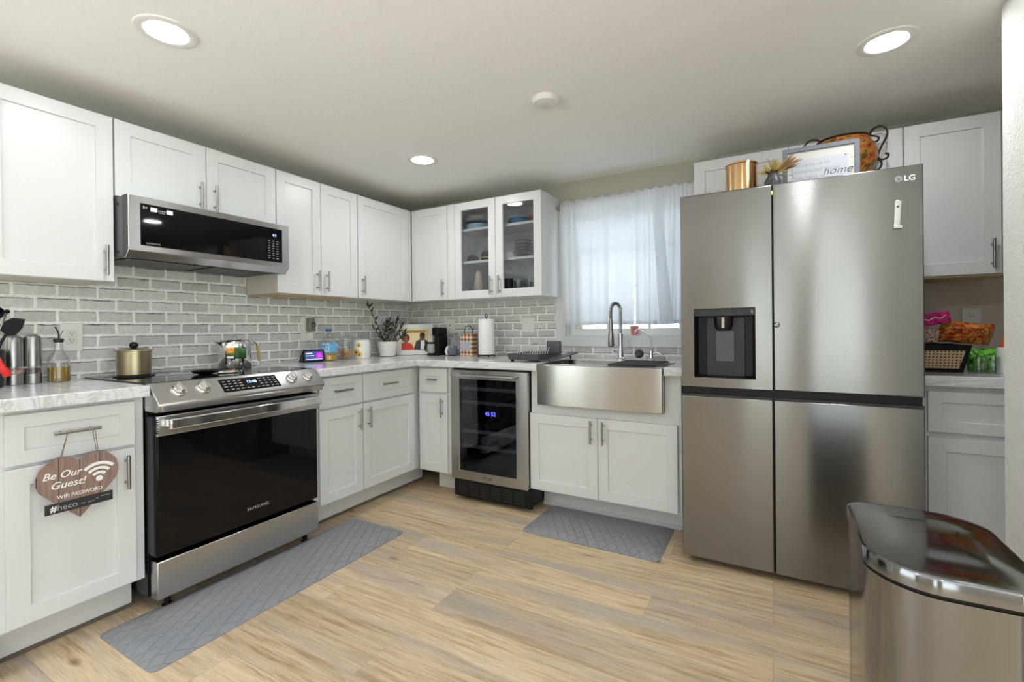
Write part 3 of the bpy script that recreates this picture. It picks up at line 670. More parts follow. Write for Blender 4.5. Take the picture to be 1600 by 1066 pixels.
# ------------------------------------------------------------------ wine cooler
wc = thing('wine_cooler', 'under counter wine cooler with stainless framed glass door', 'wine cooler', (.938, -.60, 0))
CW = .578
b = MB(); b.box(0, .02, 0, .56, .03, .883).box(CW-.006, CW+.004, 0, .56, .03, .883).box(.02, CW-.006, 0, .56, .03, .15).box(.02, CW-.006, 0, .56, .862, .883).box(.02, CW-.006, .53, .56, .15, .862)
b.build('case', 'black', wc, bevel=.002)
d_ = MB(); x0, x1, z0, z1 = .0, CW, .145, .872
def rc(a0, a1, b0, b1, y): return [(x0+a0, y, z0+b0), (x1-a1, y, z0+b0), (x1-a1, y, z1-b1), (x0+a0, y, z1-b1)]
d_.rings([rc(0, 0, 0, 0, -.002), rc(0, 0, 0, 0, -.044), rc(.068, .078, .062, .058, -.044), rc(.068, .078, .062, .058, -.002), rc(0, 0, 0, 0, -.002)], 0, False, False)
dd = d_.build('door', 'steel3', wc, bevel=.002)
MB().box(.064, CW-.074, -.034, -.028, .203, .818).build('glass_pane', 'coolglass', dd)
h = MB(); h.tube([(.03, -.085, .838), (CW-.075, -.085, .838)], .008, 14)
for x in (.045, CW-.09): h.tube([(x, -.044, .838), (x, -.085, .838)], .006, 10)
h.build('handle', 'steel2', dd)
MB().box(.25, .315, -.0465, -.0441, .168, .180).build('badge', 'black', dd, bevel=.001)
MB().box(.255, .31, -.047, -.0466, .172, .176).build('badge_lettering', 'text_g', dd)
for i, z in enumerate((.745, .655, .46, .36)):
    s = MB(); s.box(.025, CW-.01, .0, .012, z-.012, z+.010)
    for k in range(9): s.box(.04+k*.057, .046+k*.057, .012, .48, z-.004, z)
    s.build('shelf', 'text_g' if i < 9 else 'steelh', wc)
dsp = MB().box(.17, .36, -.001, .02, .565, .605).build('control_panel', 'black', wc)
text('display_digits', '45 52', .036, 'bluelight', dsp, (.285, -.0016, .585))
gr = MB(); gr.box(.012, CW+.014, -.03, -.012, .028, .138)
g_ = gr.build('kick_grille', 'black', wc, bevel=.002)
sl = MB()
for c_ in range(6):
    for r_ in range(7): sl.box(.05+c_*.085, .12+c_*.085, -.0315, -.0302, .045+r_*.012, .050+r_*.012)
sl.build('grille_slots', 'charcoal', g_)
for x in (.04, CW-.03): MB().lathe([(.018, 0), (.018, .03)], (x, .05, 0), 14).build('foot', 'black', wc)
for i, (x, z) in enumerate(((.26, .775), (.335, .775), (.405, .775), (.475, .775), (.24, .49), (.36, .49), (.21, .39), (.42, .39))):
    labs = ['wine bottle leftmost on the top rack of the cooler', 'second wine bottle on the top rack of the cooler', 'third wine bottle on the top rack of the cooler', 'wine bottle rightmost on the top rack of the cooler',
            'dark bottle left on the cooler rack below the display', 'dark bottle right on the cooler rack below the display', 'dark bottle at left on the lowest cooler rack', 'dark bottle at right on the lowest cooler rack']
    t = thing('wine_bottle', labs[i], 'bottle', (.938+x, -.57, z-.0), 0, 'wine bottles in the cooler')
    MB().lathe([(.001, .0), (.026, .0), (.029, .004), (.029, .16), (.012, .22), (.011, .27), (.001, .27)], seg=20).build('bottle', 'darkgrey', t, rot=(-PI/2, 0, 0))

# ------------------------------------------------------------------ sink, faucets
sk = thing('farmhouse_sink', 'stainless farmhouse sink with a tall bare apron', 'sink', (1.592, -.655, 0))
SW = .734
ap = MB()
def arc_front(z, n=16): return [(SW*i/n, -.012*(1-(2*i/n-1)**4), z) for i in range(n+1)]
outer = lambda z, e=0.: [(x, y, z) for x, y, _ in arc_front(z)]+[(SW, .0575, z), (0, .0575, z)]
ap.rings([outer(.684), outer(.926)]); ap.build('apron', 'steel3', sk, bevel=.004, seg=3)
bs = MB()
X0, X1, Y0, Y1 = .012, SW-.012, .066, .405
XM = .40
for a, b2 in ((X0, XM-.012), (XM+.012, X1)):
    top = [(x, y, .926) for x, y in rrect(a, b2, Y0, Y1, .02)]
    low = [(x, y, .70) for x, y in rrect(a+.006, b2-.006, Y0+.006, Y1-.006, .03)]
    bs.rings([top, low], 0, False, True)
rim = [(x, y, .926) for x, y in rrect(0, SW, .0355, .418, .012)]
bs.build('basin', 'inner_steel', sk, solid=.0015)
rm = MB(); rm.box(0, SW, .058, Y0, .915, .927).box(0, SW, Y1, .418, .915, .927).box(0, X0, Y0, Y1, .915, .927).box(X1, SW, Y0, Y1, .915, .927).box(XM-.012, XM+.012, Y0, Y1, .905, .924)
rm.build('rim', 'inner_steel', sk, bevel=.002)
for x in (.2, .565): MB().lathe([(.04, .7025), (.036, .706), (.02, .705), (.001, .704)], (x, .2, 0), 24).build('drain', 'chrome', sk)
rr_ = thing('drying_rack', 'dark roll up drying rack over the right sink bowl', 'drying rack', (1.592, -.655, .928))
q = MB()
for k in range(15): q.tube([(.43+k*.018, .05, .006), (.43+k*.018, .40, .006)], .0032, 8)
q.build('rods', 'charcoal', rr_)
MB().box(.425, .69, .047, .054, .0, .010).box(.425, .69, .396, .403, 0, .010).build('end_strip', 'black', rr_)

fc = thing('kitchen_faucet', 'tall chrome spring neck kitchen faucet behind the sink', 'faucet', (1.952, -.125, CT))
MB().lathe([(.028, 0), (.028, .008), (.022, .014), (.018, .06), (.018, .17), (.014, .175), (.012, .18)], seg=24).build('body', 'chrome', fc)
sp_ = []
arc = [(0, 0, .17)]+[(0, 0, .17+.02*k) for k in range(1, 8)]+[(0-.0, -.0, .315)]
for k in range(1, 13):
    a = PI*k/12; arc.append((-.022*(1-math.cos(a)), -.033*(1-math.cos(a)), .32+.052*math.sin(a)))
ex, ey = arc[-1][0], arc[-1][1]
arc += [(ex, ey, .29), (ex, ey, .25)]
A2 = spline(arc, 4)
MB().tube(A2, .0075, 10).build('hose', 'charcoal', fc)
coil = []
n = 560
seglen = [0.]
for p, q2 in zip(A2[:-1], A2[1:]): seglen.append(seglen[-1]+(q2-p).length)
Lt = seglen[-1]
def along(s):
    for i in range(len(A2)-1):
        if seglen[i+1] >= s: 
            t = (s-seglen[i])/max(1e-9, seglen[i+1]-seglen[i]); return A2[i].lerp(A2[i+1], t), (A2[i+1]-A2[i]).normalized()
    return A2[-1], (A2[-1]-A2[-2]).normalized()
for i in range(n):
    p, t = along(Lt*i/(n-1)*.93); a = 2*PI*i/12.5
    n1 = t.cross(Vector((.83, -.55, 0))).normalized(); b1 = t.cross(n1)
    coil.append(p+(n1*math.cos(a)+b1*math.sin(a))*.0125)
MB().tube(coil, .0021, 5).build('spring', 'chrome', fc)
MB().lathe([(.010, .27), (.013, .26), (.014, .19), (.019, .16), (.021, .10), (.018, .085), (.010, .08)], (ex, ey, 0), 20).build('spray_head', 'steelh', fc)
MB().tube([(0, 0, .10), (ex*.9, ey*.9, .10)], .006, 8).build('holder_arm', 'chrome', fc)
MB().tube([(-.018, 0, .055), (-.03, -.01, .062), (-.042, -.03, .05)], [.010, .009, .007], 10).build('lever', 'chrome', fc)
ff = thing('filter_faucet', 'small chrome hook shaped filtered water faucet', 'faucet', (2.15, -.12, CT))
MB().lathe([(.026, 0), (.026, .006), (.014, .012), (.013, .055), (.009, .062)], seg=20).build('body', 'chrome', ff)
MB().tube(spline([(0, 0, .06), (0, 0, .13), (-.006, 0, .15), (-.06, -.01, .19), (-.08, -.012, .198), (-.095, -.014, .19), (-.098, -.015, .178)], 6), .0042, 10).build('spout', 'chrome', ff)
MB().tube([(.01, 0, .04), (.05, -.015, .048), (.075, -.02, .03)], [.008, .009, .005], 10).build('lever', 'chrome', ff)
sx_ = thing('scrubber', 'dark round scrubber leaning beside the filter faucet', 'scrubber', (2.086, -.125, CT))
MB().lathe([(.001, 0), (.026, .0), (.030, .010), (.026, .024), (.001, .028)], seg=20).build('bristle_head', 'charcoal', sx_, loc=(-.008, 0, .034), rot=(R(58), R(-22), 0))

# dish rack at left of the sink
dr = thing('dish_rack', 'dark grey dish drying rack between wall and sink', 'dish rack', (1.455, -.40, CT), R(0))
t_ = MB(); w_, d2 = .125, .185
t_.rings([[(x, y, .012) for x, y in rrect(-w_*.92, w_*.92, -d2*.94, d2*.94, .03)], [(x, y, .05) for x, y in rrect(-w_, w_, -d2, d2, .03)], [(x, y, .05) for x, y in rrect(-w_+.006, w_-.006, -d2+.006, d2-.006, .028)], [(x, y, .018) for x, y in rrect(-w_*.9, w_*.9, -d2*.92, d2*.92, .028)]], 0, True, True)
t_.build('tray', 'darkgrey', dr)
wr_ = MB()
for k in range(9):
    y = -d2+.03+k*.038
    wr_.tube(spline([(-.07, y, .018), (-.05, y, .055), (-.035, y-.006, .082)], 4), .0022, 6)
    wr_.tube(spline([(.03, y, .018), (.04, y, .055), (.055, y-.006, .085)], 4), .0022, 6)
wr_.build('plate_prongs', 'white', dr)
for sx2 in (-1, 1):
    for sy2 in (-1, 1): MB().box(sx2*.09-.008, sx2*.09+.008, sy2*.15-.008, sy2*.15+.008, 0, .0125).build('foot', 'black', dr)
bp_ = MB().box(.02, .118, .13, .17, .03, .125).build('utensil_cup', 'darkgrey', dr, bevel=.006)
db = thing('drain_board', 'sloped dark grey drain board beside the dish rack', 'drain board', (1.625, -.33, CT))
MB().prism([(-.22, .010), (.20, .034), (.20, .046), (-.22, .016)], 'yz', -.028, .030).build('board', 'darkgrey', db, bevel=.003)
for y in (-.18, .17): MB().box(-.02, -.012, y-.006, y+.006, 0, .03 if y > 0 else .011).build('leg', 'black', db)

# ------------------------------------------------------------------ refrigerator
fr = thing('refrigerator', 'large stainless four door refrigerator with ice dispenser', 'refrigerator', (2.446, -.793, 0))
FW, FS = .910, .391
MB().box(.006, FW-.006, .085, .75, .03, 1.776).build('case', 'charcoal', fr, bevel=.004)
def fdoor(x0, x1, z0, z1, name='door'): return MB().box(x0, x1, 0, .08, z0, z1)
# freezer door with dispenser opening
dx0, dx1, dz0, dz1 = .058, .321, .902, 1.227
q = MB(); X0, X1, Z0, Z1 = 0, FS-.003, .857, 1.777
def R4(a, b2, c_, d3, y): return [(a, y, c_), (b2, y, c_), (b2, y, d3), (a, y, d3)]
q.rings([R4(X0, X1, Z0, Z1, .08), R4(X0, X1, Z0, Z1, 0), R4(dx0, dx1, dz0, dz1, 0), R4(dx0, dx1, dz0, dz1, .062)], 0, True, False)
fd = q.build('freezer_door', 'steel', fr, bevel=.004, seg=3)
dp = MB(); dp.rings([R4(dx0, dx1, dz0, dz1, .001), R4(dx0+.002, dx1-.002, dz0+.002, dz1-.002, .001), R4(dx0+.014, dx1-.014, dz0+.01, dz1-.034, .061)], 0, False, True)
dpo = dp.build('dispenser_recess', 'black', fd)
MB().box(dx0+.001, dx1-.001, -.001, .012, dz1-.033, dz1-.001).build('dispenser_panel', 'charcoal', fd, bevel=.001)
MB().box(dx0+.052, dx1-.045, .048, .0605, dz0+.006, dz1-.04).build('dispenser_back', 'charcoal', fd, bevel=.002)
MB().box(dx0+.09, dx1-.088, .042, .048, dz0+.075, dz1-.10).build('dispenser_paddle', 'darkgrey', fd, bevel=.003)
MB().lathe([(.030, 0), (.040, .02), (.042, .055), (.042, .065)], (dx0+.128, .03, dz1-.10), 24, sy=.55).build('dispenser_spout', 'black', fd)
MB().box(dx0+.122, dx0+.134, .002, .009, dz1-.09, dz1-.04).build('nozzle', 'chrome', fd, bevel=.001)
MB().box(dx1-.016, dx1-.010, -.0016, -.001, dz1-.024, dz1-.008).build('dispenser_icon', 'text_g', fd)
MB().box(FS+.003, FW, 0, .08, .857, 1.777).build('fridge_door', 'steel', fr, bevel=.004, seg=3)
MB().box(0, FS-.003, 0, .08, .034, .812).build('lower_freezer_door', 'steel', fr, bevel=.004, seg=3)
MB().box(FS+.003, FW, 0, .08, .034, .812).build('lower_fridge_door', 'steel', fr, bevel=.004, seg=3)
MB().box(.004, FW-.004, .018, .085, .8125, .8565).build('handle_recess', 'black', fr)
MB().box(.0, FS-.003, .004, .03, .8128, .822).box(FS+.003, FW, .004, .03, .8128, .822).build('handle_lip', 'charcoal', fr)
MB().box(FS-.0025, FS+.0025, .03, .085, .035, 1.776).build('door_gasket', 'black', fr)
MB().box(.02, FW-.02, .10, .60, .0, .03).build('base_grille', 'black', fr)
lg = MB().lathe([(.012, 0), (.012, .001), (.001, .001)], (0, 0, 0), 28).build('logo_disc', 'text_g', fr, loc=(.833, -.0005, 1.7275), rot=(PI/2, 0, 0))
q = MB(); q.tube([(.0045*math.cos(R(a)), .0045*math.sin(R(a)), .0014) for a in range(40, 361, 20)], .0008, 5).box(.0, .005, -.0007, .0007, .001, .0018).box(-.0012, .0002, .001, .005, .001, .0018).build('logo_face', 'darkgrey', lg)
text('brand_lettering', 'LG', .030, 'text_w', fr, (.868, -.0005, 1.7265), bold=.0004)
MB().box(FS-.002, FS+.002, -.001, .03, 1.738, 1.748).build('green_sticker', mat('sticker_green_glow', srgb(180, 230, 90), .4, emit=(.6, .9, .2), es=1.), fr)  # small green sticker at the door gap, with an added glow
bo = thing('bottle_opener', 'steel bottle opener magnet on the right refrigerator door', 'bottle opener', (3.271, -.794, 1.587), 0)
q = MB(); q.prism([(-.012, .052), (.0, .058), (.011, .052), (.016, -.03), (.018, -.055), (-.002, -.058), (-.004, -.03)], 'xz', -.006, -.0005)
q.build('blade', 'chrome', bo, bevel=.0015)
MB().prism([(.0, -.045), (.022, -.042), (.024, -.056), (-.004, -.058)], 'xz', -.014, -.006).build('lip', 'chrome', bo, bevel=.001)
MB().sphere((0, -.006, .03), .004, 12).build('rivet', 'charcoal', bo); bo.rotation_euler = (0, R(7), 0)
mg = thing('round_magnet', 'small round metal magnet beside the refrigerator door gap', 'magnet', (2.852, -.794, 1.149))
MB().lathe([(.012, 0), (.012, .006), (.009, .012), (.004, .014), (.001, .014)], seg=20).build('magnet', 'steelh', mg, rot=(PI/2, 0, 0))

# things on top of the refrigerator
FT = 1.7775
t = thing('canister', 'brushed copper canister on top of the refrigerator', 'canister', (2.700, -.50, FT))
MB().lathe([(.070, 0), (.074, .004), (.074, .190)], seg=48, cap1=False).build('body', 'copper', t)
MB().lathe([(.0741, .188), (.078, .190), (.078, .196), (.074, .198), (.001, .199)], seg=48).build('lid', 'copper', t)
t = thing('vase', 'small dark vase of dried yellow flowers on the refrigerator', 'vase', (2.842, -.635, FT))
MB().lathe([(.024, 0), (.036, .03), (.037, .055), (.022, .085), (.024, .09), (.02, .09), (.018, .08)], seg=24, cap1=False).build('pot', blotch_mat('speckled_vase', [(26, 26, 30), (96, 96, 102), (36, 36, 42)], 60), t)
fl1, fl2, fl3 = MB(), MB(), MB(); rr = random.Random(5)
def blade(mb, p, d, L_, w, bend=.25, up=Vector((0, 0, 1))):
    d = Vector(d).normalized(); s = d.cross(Vector((rr.uniform(-.3, .3), -1, rr.uniform(-.3, .3)))).normalized(); rs = []
    for k in range(6):
        t = k/5; c_ = Vector(p)+d*L_*t-up*bend*L_*t*t*.5; ww = w*math.sin(PI*(.12+.88*t))**.7*(1 if k < 5 else .1)
        rs.append([c_-s*ww, c_+d.cross(s)*ww*.15, c_+s*ww, c_-d.cross(s)*ww*.15])
    mb.rings(rs)
for k in range(40):
    a = rr.uniform(0, 2*PI); e_ = rr.uniform(.1, 1.2); blade(fl1, (0.0, 0, .088), (math.cos(a)*math.cos(e_)-.1, math.sin(a)*math.cos(e_), math.sin(e_)), rr.uniform(.06, .10), .0035)
for k in range(30):
    a = rr.uniform(-.8, .8); e_ = rr.uniform(.5, 1.1); blade(fl2, (0.01, 0, .09), (math.cos(a)*math.cos(e_)+.2, math.sin(a)*math.cos(e_), math.sin(e_)), rr.uniform(.09, .14), .004)
for k in range(16):
    a = rr.uniform(0, 2*PI); blade(fl3, (0, 0, .086), (math.cos(a), math.sin(a), .6), rr.uniform(.03, .05), .007)
fl1.build('flowers', mat('dried_yellow', srgb(178, 150, 84), .7, var=.2), t); fl2.build('grass_plume', mat('dried_tan', srgb(150, 118, 82), .8, var=.2), t); fl3.build('foliage', mat('dark_foliage', srgb(60, 70, 40), .6), t)

t = thing('picture_frame', 'grey framed home quote sign standing on the refrigerator', 'sign', (3.037, -.525, FT))
q = MB(); a, h_ = .153, .226
q.rings([R4(-a, a, .0, h_, .012), R4(-a, a, 0, h_, -.012), R4(-a+.020, a-.020, .020, h_-.020, -.012), R4(-a+.020, a-.020, .020, h_-.020, .012), R4(-a, a, 0, h_, .012)], 0, False, False)
q.build('frame', 'woodgrey', t, bevel=.0015)
bk = MB(); zz = [.018, .060, .103, .146, h_-.018]
for z0_, z1_ in zip(zz[:-1], zz[1:]): bk.box(-a+.018, a-.018, -.001, .004, z0_+.0008, z1_-.0008)
bk.box(-a+.018, a-.018, .0042, .006, .018, h_-.018, 1)
bk.build('plank_backing', [mat('white_shiplap', srgb(206, 206, 200), .6), 'charcoal'], t)
cd = MB().box(-.113, .108, -.0045, -.0025, .022, .166).build('quote_card', mat('pale_grey_card', srgb(196, 198, 206), .8), t)
for ln, z in (('life takes us to', .140), ('unexpected places', .110), ('love takes us', .080)): text('quote_lettering', ln, .025, 'text_g', cd, (-.108, -.0048, z), align='LEFT', ext=.0002)
text('quote_lettering', 'home', .050, 'text_k', cd, (.066, -.0048, .094), ext=.0002, shear=.4, bold=-.0006)
for x in (-.108, .100): MB().lathe([(.003, 0), (.003, .002), (.001, .002)], seg=10).build('pin', 'black', t, loc=(x, -.0045, .161), rot=(PI/2, 0, 0))

t = thing('urn', 'mottled amber urn with scrolled iron handles on the refrigerator', 'urn', (3.143, -.378, FT)); t.scale = (1, 1, .94)
MB().lathe([(.05, 0), (.055, .01), (.06, .03), (.105, .09), (.135, .16), (.139, .20), (.130, .245), (.105, .285), (.103, .296), (.098, .296), (.098, .285), (.12, .24)], seg=48, cap1=False, sy=.75).build('bowl', blotch_mat('mottled_amber', [(84, 66, 34), (176, 74, 34), (198, 128, 46), (96, 92, 44), (120, 56, 30)], 26, .3, .35, .3, .35, .4), t)
MB().lathe([(.1035, .290), (.110, .296), (.1035, .302), (.097, .296), (.1035, .290)], seg=48, cap0=False, cap1=False, sy=.75).build('rim', 'iron', t)
def scroll(pts): return MB().tube(spline(pts, 8), .0048, 8).build('handle', 'iron', t)
scroll([(.105, 0, .285), (.118, 0, .262), (.135, 0, .262), (.140, 0, .28), (.125, 0, .29), (.108, 0, .300), (.118, 0, .325), (.145, 0, .335), (.168, 0, .318), (.172, 0, .285), (.150, 0, .23), (.136, 0, .185), (.150, 0, .165), (.172, 0, .170), (.176, 0, .188), (.163, 0, .192)])
scroll([(.138, 0, .17), (.150, 0, .150), (.145, 0, .125), (.125, 0, .108)])
scroll([(-.10, 0, .285), (-.085, 0, .262+.02), (-.09, 0, .30), (-.105, 0, .318), (-.135, 0, .322), (-.158, 0, .30), (-.162, 0, .27), (-.150, 0, .225), (-.137, 0, .185), (-.150, 0, .165), (-.170, 0, .172), (-.170, 0, .19)])

# ------------------------------------------------------------------ outlets
def outlet(label, loc, rz, w, h, style):
    t = thing('wall_outlet', label, 'outlet', loc, rz)
    MB().box(-w/2, w/2, -.006, 0, -h/2, h/2).build('cover_plate', 'white', t, bevel=.002)
    if style == 'decora':
        q = MB().box(-.017, .017, -.0085, -.006, -.034, .034).build('receptacle', 'ivory', t, bevel=.001)
        s = MB()
        for z in (.017, -.017): s.box(-.008, -.006, -.0090, -.0084, z-.001, z+.007).box(.006, .008, -.0090, -.0084, z, z+.006).box(-.002, .002, -.0090, -.0084, z-.009, z-.005)
        s.build('slots', 'black', q)
    if style == 'duplex':
        for z in (.020, -.020):
            q = MB().lathe([(.0165, 0), (.0165, .0025), (.001, .0025)], seg=24).build('receptacle', 'white', t, loc=(0, -.006, z), rot=(PI/2, 0, 0))
            MB().box(-.007, -.005, -.004, .008, .0024, .003).box(.005, .007, -.003, .007, .0024, .003).box(-.002, .002, -.010, -.006, .0024, .003).build('slots', 'black', q)
    if style == 'coax': MB().lathe([(.005, 0), (.005, .006), (.002, .006), (.001, .004)], seg=12).build('jack', 'charcoal', t, loc=(0, -.006, .008), rot=(PI/2, 0, 0))
    return t
outlet('white duplex outlet between oil bottle and gold pot', (.0045, -2.297, 1.126), PI/2, .08, .127, 'decora')
o2 = outlet('outlet with plugged adapters above the smart display', (.0045, -1.06, 1.152), PI/2, .075, .17, None)
pl = thing('plug_adapter', 'grey clear plug adapter in the outlet above the smart display', 'plug', (.0115, -1.04, 1.185), PI/2)
MB().box(-.024, .022, -.05, 0, -.045, .045).build('adapter', mat('smoky_plastic', srgb(120, 122, 112), .25), pl, bevel=.008)
MB().sphere((.0, -.05, .0), .02, 16).build('dome', mat('smoky_dome', srgb(96, 96, 90), .2), pl)
pl = thing('charger_plug', 'white charger plug below the adapter in the outlet', 'plug', (.0115, -1.04, 1.105), PI/2)
MB().box(-.018, .018, -.035, 0, -.028, .028).build('charger', 'white', pl, bevel=.005)
outlet('coaxial wall plate behind the coffee maker', (.467, -.0045, 1.166), 0, .075, .118, 'coax')
outlet('blank white cover plate right of the paper towels', (1.204, -.0045, 1.167), 0, .104, .106, None)
outlet('white duplex outlet above the snacks in the right niche', (3.706, -.0045, 1.165), 0, .070, .115, 'duplex')

# ------------------------------------------------------------------ things on the left worktop
def mill(label, x, y, h, r, seed):
    t = thing('pepper_mill', label, 'mill', (x, y, CT))
    MB().lathe([(r, 0), (r, .045)], seg=28).build('base', 'steelh', t, bevel=.002)
    MB().lathe([(r*.97, .0455), (r*.97, .0745)], seg=28).build('window', 'glass', t)
    MB().lathe([(r*.85, .046), (r*.85, .064)], seg=20).build('spice', mat('spice_%d' % seed, srgb(*((196, 150, 130) if seed == 1 else (70, 60, 54))), .8, var=.3, scale=120), t)
    MB().lathe([(r, .075), (r, h-.022), (r*.9, h-.008), (r*.55, h-.002), (r*.5, h+.002), (.001, h+.003)], seg=28).build('barrel', 'steelh', t)
    return t
mill('steel salt mill with pink salt nearest the utensil crock', .09, -2.508, .205, .032, 1)
mill('steel pepper mill with dark peppercorns beside the oil bottle', .09, -2.449, .208, .028, 2)
t = thing('oil_bottle', 'glass olive oil bottle with a pour spout', 'bottle', (.11, -2.372, CT))
MB().lathe([(.035, 0), (.038, .004), (.038, .085), (.034, .105), (.018, .135), (.013, .155), (.013, .18), (.015, .182)], seg=32, cap1=False).build('bottle', 'glass', t)
MB().lathe([(.0355, .003), (.0368, .006), (.0368, .066), (.001, .066)], seg=32).build('olive_oil', 'oil', t)
q = MB(); q.lathe([(.014, .172), (.018, .180), (.018, .186), (.006, .192)], seg=20); q.tube(spline([(0, 0, .19), (0, 0, .215), (.004, -.012, .24)], 5), .003, 8); q.tube([(0, 0, .19), (.012, .012, .225)], .0012, 6)
q.build('pour_spout', 'charcoal', t)
# utensil crock, mostly outside the frame on the left
t = thing('utensil_crock', 'dark utensil crock at the far left of the worktop', 'crock', (.155, -2.605, CT))
MB().lathe([(.05, 0), (.056, .006), (.058, .15), (.054, .15), (.05, .01)], seg=32, cap1=False).build('crock', 'charcoal', t)
def utensil(name, label, pts, r, head, m, hm):
    u = thing(name, label, 'utensil', (.155, -2.605, CT))
    MB().tube(spline(pts, 4), r, 8).build('shaft', hm, u)
    head(u); return u
def spatula_head(u):
    MB().prism([(.040, .228), (.052, .262), (.075, .276), (.112, .272), (.104, .236), (.084, .206), (.060, .204)], 'yz', .022, .027).build('blade', 'black', u, bevel=.0015)
    MB().tube([(.025, .112, .272), (.025, .104, .236), (.025, .084, .206)], .0022, 6).build('edge', 'steelh', u)
def ladle_head(u):
    MB().lathe([(.001, -.020), (.018, -.015), (.028, .0), (.030, .010), (.027, .010), (.016, -.010), (.001, -.014)], seg=24).build('bowl', 'black', u, loc=(-.012, .034, .292), rot=(R(20), R(60), 0))
def rod_head(u):
    MB().sphere((-.032, .074, .303), .009, 14).build('knob', 'black', u)
utensil('spatula', 'wide black spatula leaning right out of the crock', [(.012, .012, .03), (.022, .035, .15), (.0245, .058, .215)], .005, spatula_head, 'black', 'black')
utensil('ladle', 'round black ladle standing up at the left of the crock', [(-.010, -.02, .03), (-.012, .0, .16), (-.012, .030, .275)], .004, ladle_head, 'black', 'black')
utensil('skewer', 'slim steel utensil handle with black knob behind the spatula', [(-.028, .01, .03), (-.030, .035, .16), (-.032, .072, .298)], .0035, rod_head, 'black', 'steelh')
t = thing('tongs', 'red handled tongs hanging in front of the crock', 'tongs', (.245, -2.575, CT))
MB().tube(spline([(-.02, -.045, .20), (0, -.02, .13), (.008, .002, .075), (.006, .012, .05)], 5), [.010]*10+[.013]*6, 10).build('grip', 'red', t)
MB().tube([(-.02, -.045, .20), (-.03, -.055, .235)], .004, 8).build('arm', 'chrome', t)

# on the range
CK = .9386
t = thing('stock_pot', 'champagne gold lidded pot on the rear left burner', 'pot', (.205, -2.135, CK))
MB().lathe([(.078, 0), (.080, .003), (.06, .006), (.001, .006)], seg=40).build('base_ring', 'charcoal', t)
MB().lathe([(.061, .0065), (.065, .010), (.066, .118)], seg=48, cap1=False).build('body', 'gold', t)
MB().lathe([(.0665, .1185), (.075, .120), (.073, .124), (.06, .128), (.02, .131), (.001, .131)], seg=48).build('lid', 'gold', t)
MB().sphere((0, 0, .146), .018, 20, sz=.85).build('knob', 'black', t)
t = thing('percolator', 'tall steel percolator pot with label on the range', 'coffee pot', (.195, -1.655, CK), PI/2)
MB().lathe([(.080, 0), (.082, .003), (.079, .14), (.074, .15)], seg=48, cap1=False).build('body', 'chrome', t)
MB().lathe([(.0745, .1505), (.077, .153), (.072, .158), (.03, .164), (.001, .165)], seg=48).build('lid', 'chrome', t)
MB().lathe([(.012, .165), (.015, .175), (.01, .183), (.001, .184)], seg=16).build('knob', 'glass', t)
MB().prism([(-.082, .125), (-.112, .150), (-.105, .152), (-.075, .15)], 'xz', -.016, .016).build('spout', 'chrome', t, bevel=.002)
MB().tube(spline([(.076, 0, .142), (.10, 0, .145), (.122, 0, .135), (.133, 0, .118)], 5), .003, 8).build('handle_bracket', 'chrome', t)
MB().tube(spline([(.130, 0, .125), (.137, 0, .08), (.142, 0, .03)], 5), .0085, 10).build('handle_grip', mat('bamboo', srgb(178, 158, 100), .5), t)
lb = MB()
def lab_(u, v, a0, a1, z0, z1, r): a = a0+(a1-a0)*u; return (r*math.sin(a), -r*math.cos(a), z0+(z1-z0)*v)
for (a0, a1, z0, z1, m_) in ((q0-.45, q1-.45, q2, q3, q4) for q0, q1, q2, q3, q4 in ((-.62, -.12, .083, .118, 0), (-.12, .62, .055, .118, 1), (-.62, .62, .055, .083, 1), (-.58, -.15, .058, .070, 2), (-.5, -.25, .085, .1, 3))):
    lb.grid(lambda u, v: lab_(u, v, a0, a1, z0, z1, .0815+.0004*(m_ > 1)), 10, 2, m_)
lb.build('label', [blotch_mat('sunset_print', [(224, 100, 40), (238, 160, 60), (240, 200, 120)], 30), blotch_mat('forest_print', [(30, 44, 34), (60, 110, 50), (40, 60, 50)], 40), 'text_w', mat('orange_print', srgb(240, 190, 90), .6)], t, solid=.0003)
t = thing('spoon_rest', 'black spoon rest near the front of the cooktop', 'spoon rest', (.42, -1.93, CK), R(20))
MB().lathe([(.03, .0), (.055, .006), (.07, .018), (.066, .018), (.05, .009), (.001, .006)], seg=32, sx=.75).build('dish', 'black', t)
t = thing('foil_packet', 'folded silver foil strip on the cooktop beside the spoon rest', 'foil', (.47, -1.85, CK), R(-25))
MB().prism([(-.02, 0), (.02, 0), (.023, .006), (.0, .014), (-.022, .008)], 'xz', -.045, .045).build('foil', 'chrome', t, bevel=.002)

